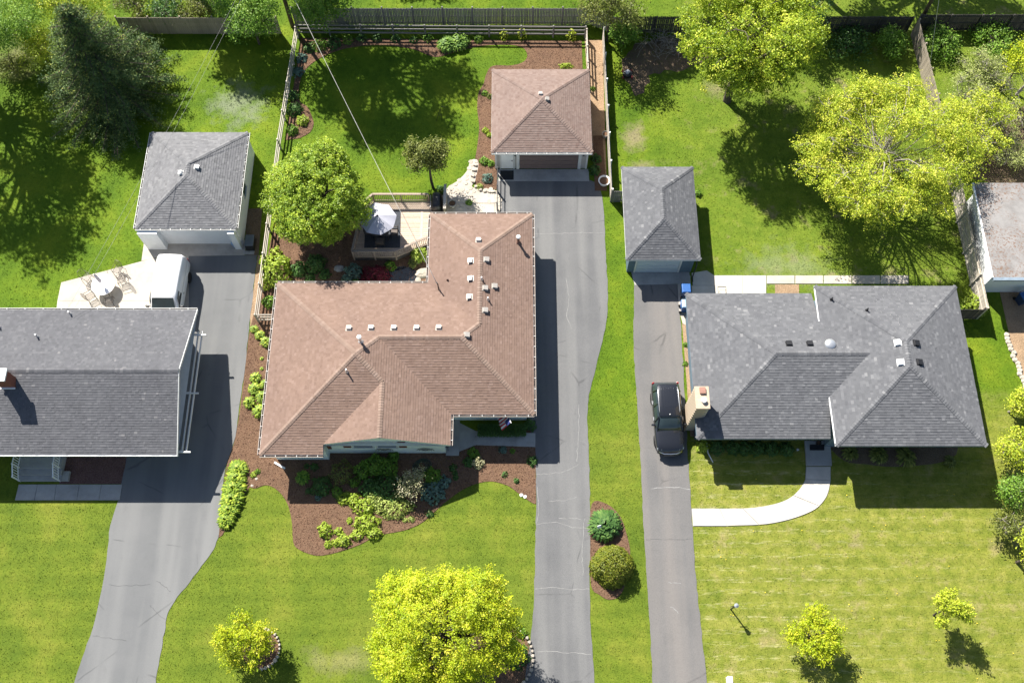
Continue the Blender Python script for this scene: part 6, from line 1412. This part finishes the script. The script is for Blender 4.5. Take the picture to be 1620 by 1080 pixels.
# by the yellow maple and the right house
mound(815,1035,20,LM_DARK,'dark ground plants under the yellow maple beside the driveway',.4,.12); mound(825,1000,8,LM_GREEN,'small green plant at the top of the stone arc',.6,.1)
mound(1112,705,10,LM_LIME,'lime shrub at the corner of the charcoal roof house',.8,.10)
for k, px in enumerate((1135,1160,1180,1200,1222,1245)): mound(px, 707+k*.4, 11, LM_DARK, '%s dark round shrub from the left along the charcoal house front' % ORD[k], .85, .09, group='foundation shrubs')
for k, (px, py, r) in enumerate(((1345,716,12),(1390,719,13),(1433,722,15),(1503,730,9))): spiky(px, py, r, LM_OLIVE, '%s spiky clump from the left in the shaded soil of the charcoal house' % ORD[k], 'spiky clumps in the shaded soil', nb=150)
mound(1085,545,4,LM_GREEN,'upper tiny plant along the charcoal house side strip',.6,.08); mound(1084,575,4,LM_GREEN,'lower tiny plant along the charcoal house side strip',.6,.08); mound(1545,478,18,LM_LIME,'lime shrub between the charcoal roof and the pale fence',.7,.12,ry=24); mound(1104,305,6,LM_GREEN,'weedy plant at the right wall of the slate garage',.9,.10)
# brush pile
bp_ = thing('brush_pile', 'pile of bare grey twigs on the shaded earth by the dark fence', 'brush pile', (*P(1058,72).to_2d(),0)); rng = np.random.default_rng(77); m = MB(); q = P(1058,72)
for k in range(150):
    a_ = rng.random()*6.28; L = rng.uniform(.6,1.8); c_ = np.array([q.x+rng.normal()*1.1, q.y+rng.normal()*.6, .15+rng.random()*.5]); d_ = np.array([math.cos(a_)*L/2, math.sin(a_)*L/2, rng.normal()*.15]); limb(m, c_-d_, c_+d_, .014, .008, rng, .2, 3)
m.build('twigs', M_BARKP, bp_, stuff=True)

# ------------------------------------------------------------------ grass blades, mulch chips, fallen petals
N = 460000
gx = NR.uniform(-47, 47, N); gy = NR.uniform(1, 58, N)
vis = np.abs(gx) < 31 + gy*.262; gx, gy = gx[vis], gy[vis]; ok = np.ones(len(gx), bool)
for poly in HARD:
    xs_ = [p[0] for p in poly]; ys_ = [p[1] for p in poly]; bx_ = (gx > min(xs_)) & (gx < max(xs_)) & (gy > min(ys_)) & (gy < max(ys_)); i_ = np.nonzero(bx_)[0]
    if len(i_): ok[i_[in_poly(gx[i_], gy[i_], poly)]] = False
gx, gy = gx[ok], gy[ok]; n = len(gx); a = NR.random(n)*6.283; w = NR.uniform(.015, .038, n); h = NR.uniform(.02, .055, n)
lean = NR.uniform(.2, 1.3, n)*h; la = NR.random(n)*6.283
tri = np.empty((n, 3, 3)); tri[:, 0] = np.stack([gx-w*np.cos(a), gy-w*np.sin(a), np.zeros(n)], 1); tri[:, 1] = np.stack([gx+w*np.cos(a), gy+w*np.sin(a), np.zeros(n)], 1); tri[:, 2] = np.stack([gx+lean*np.cos(la), gy+lean*np.sin(la), h], 1)
go = np_mesh('grass', tri.reshape(-1, 3), 3, M_BLADE, None, NR.normal(.5, .22, n).clip(0, 1), True); go['label'] = 'short mown grass covering the lawns'; go['category'] = 'grass'
M_CHIP = mat_shingle('mulch_chip', [(0, (.035,.018,.012)), (.5, (.105,.053,.034)), (1, (.24,.14,.10))]); cp_ = []
for poly in BEDS:
    xs_ = [p[0] for p in poly]; ys_ = [p[1] for p in poly]; k = int((max(xs_)-min(xs_))*(max(ys_)-min(ys_))*70); x_ = NR.uniform(min(xs_), max(xs_), k); y_ = NR.uniform(min(ys_), max(ys_), k); i_ = in_poly(x_, y_, poly)
    cp_.append(np.stack([x_[i_], y_[i_], NR.uniform(.032, .055, i_.sum())], 1))
cp_ = np.concatenate(cp_); mo_ = np_mesh('mulch_chips', leaf_cards(cp_, unit(len(cp_), NR)*.35+[0,0,1], .085, .45, NR, .02), 4, M_CHIP, None, NR.normal(.5,.25,len(cp_)).clip(0,1), True); mo_['label'] = 'loose bark chips covering the planting beds'; mo_['category'] = 'mulch'

fx = NR.uniform(11, 30, 5000); fy = NR.uniform(3, 16, 5000); dn = np.sin(fx*1.3)*np.sin(fy*1.7+fx*.4)+NR.normal(0,.6,5000) > 1.75; fx, fy = fx[dn], fy[dn]; ok = np.ones(len(fx), bool)
for poly in HARD: ok &= ~in_poly(fx, fy, poly)
fx, fy = fx[ok], fy[ok]
fl_ = np_mesh('dandelions', leaf_cards(np.stack([fx, fy, np.full(len(fx), .09)], 1), unit(len(fx), NR)*.3+[0,0,1], .075, .9, NR, 0), 4, simple('dandelion_yellow', (.62,.46,.03), .8), None, None, True); fl_['label'] = 'yellow dandelion heads sprinkled over the right front lawn'; fl_['category'] = 'flowers'
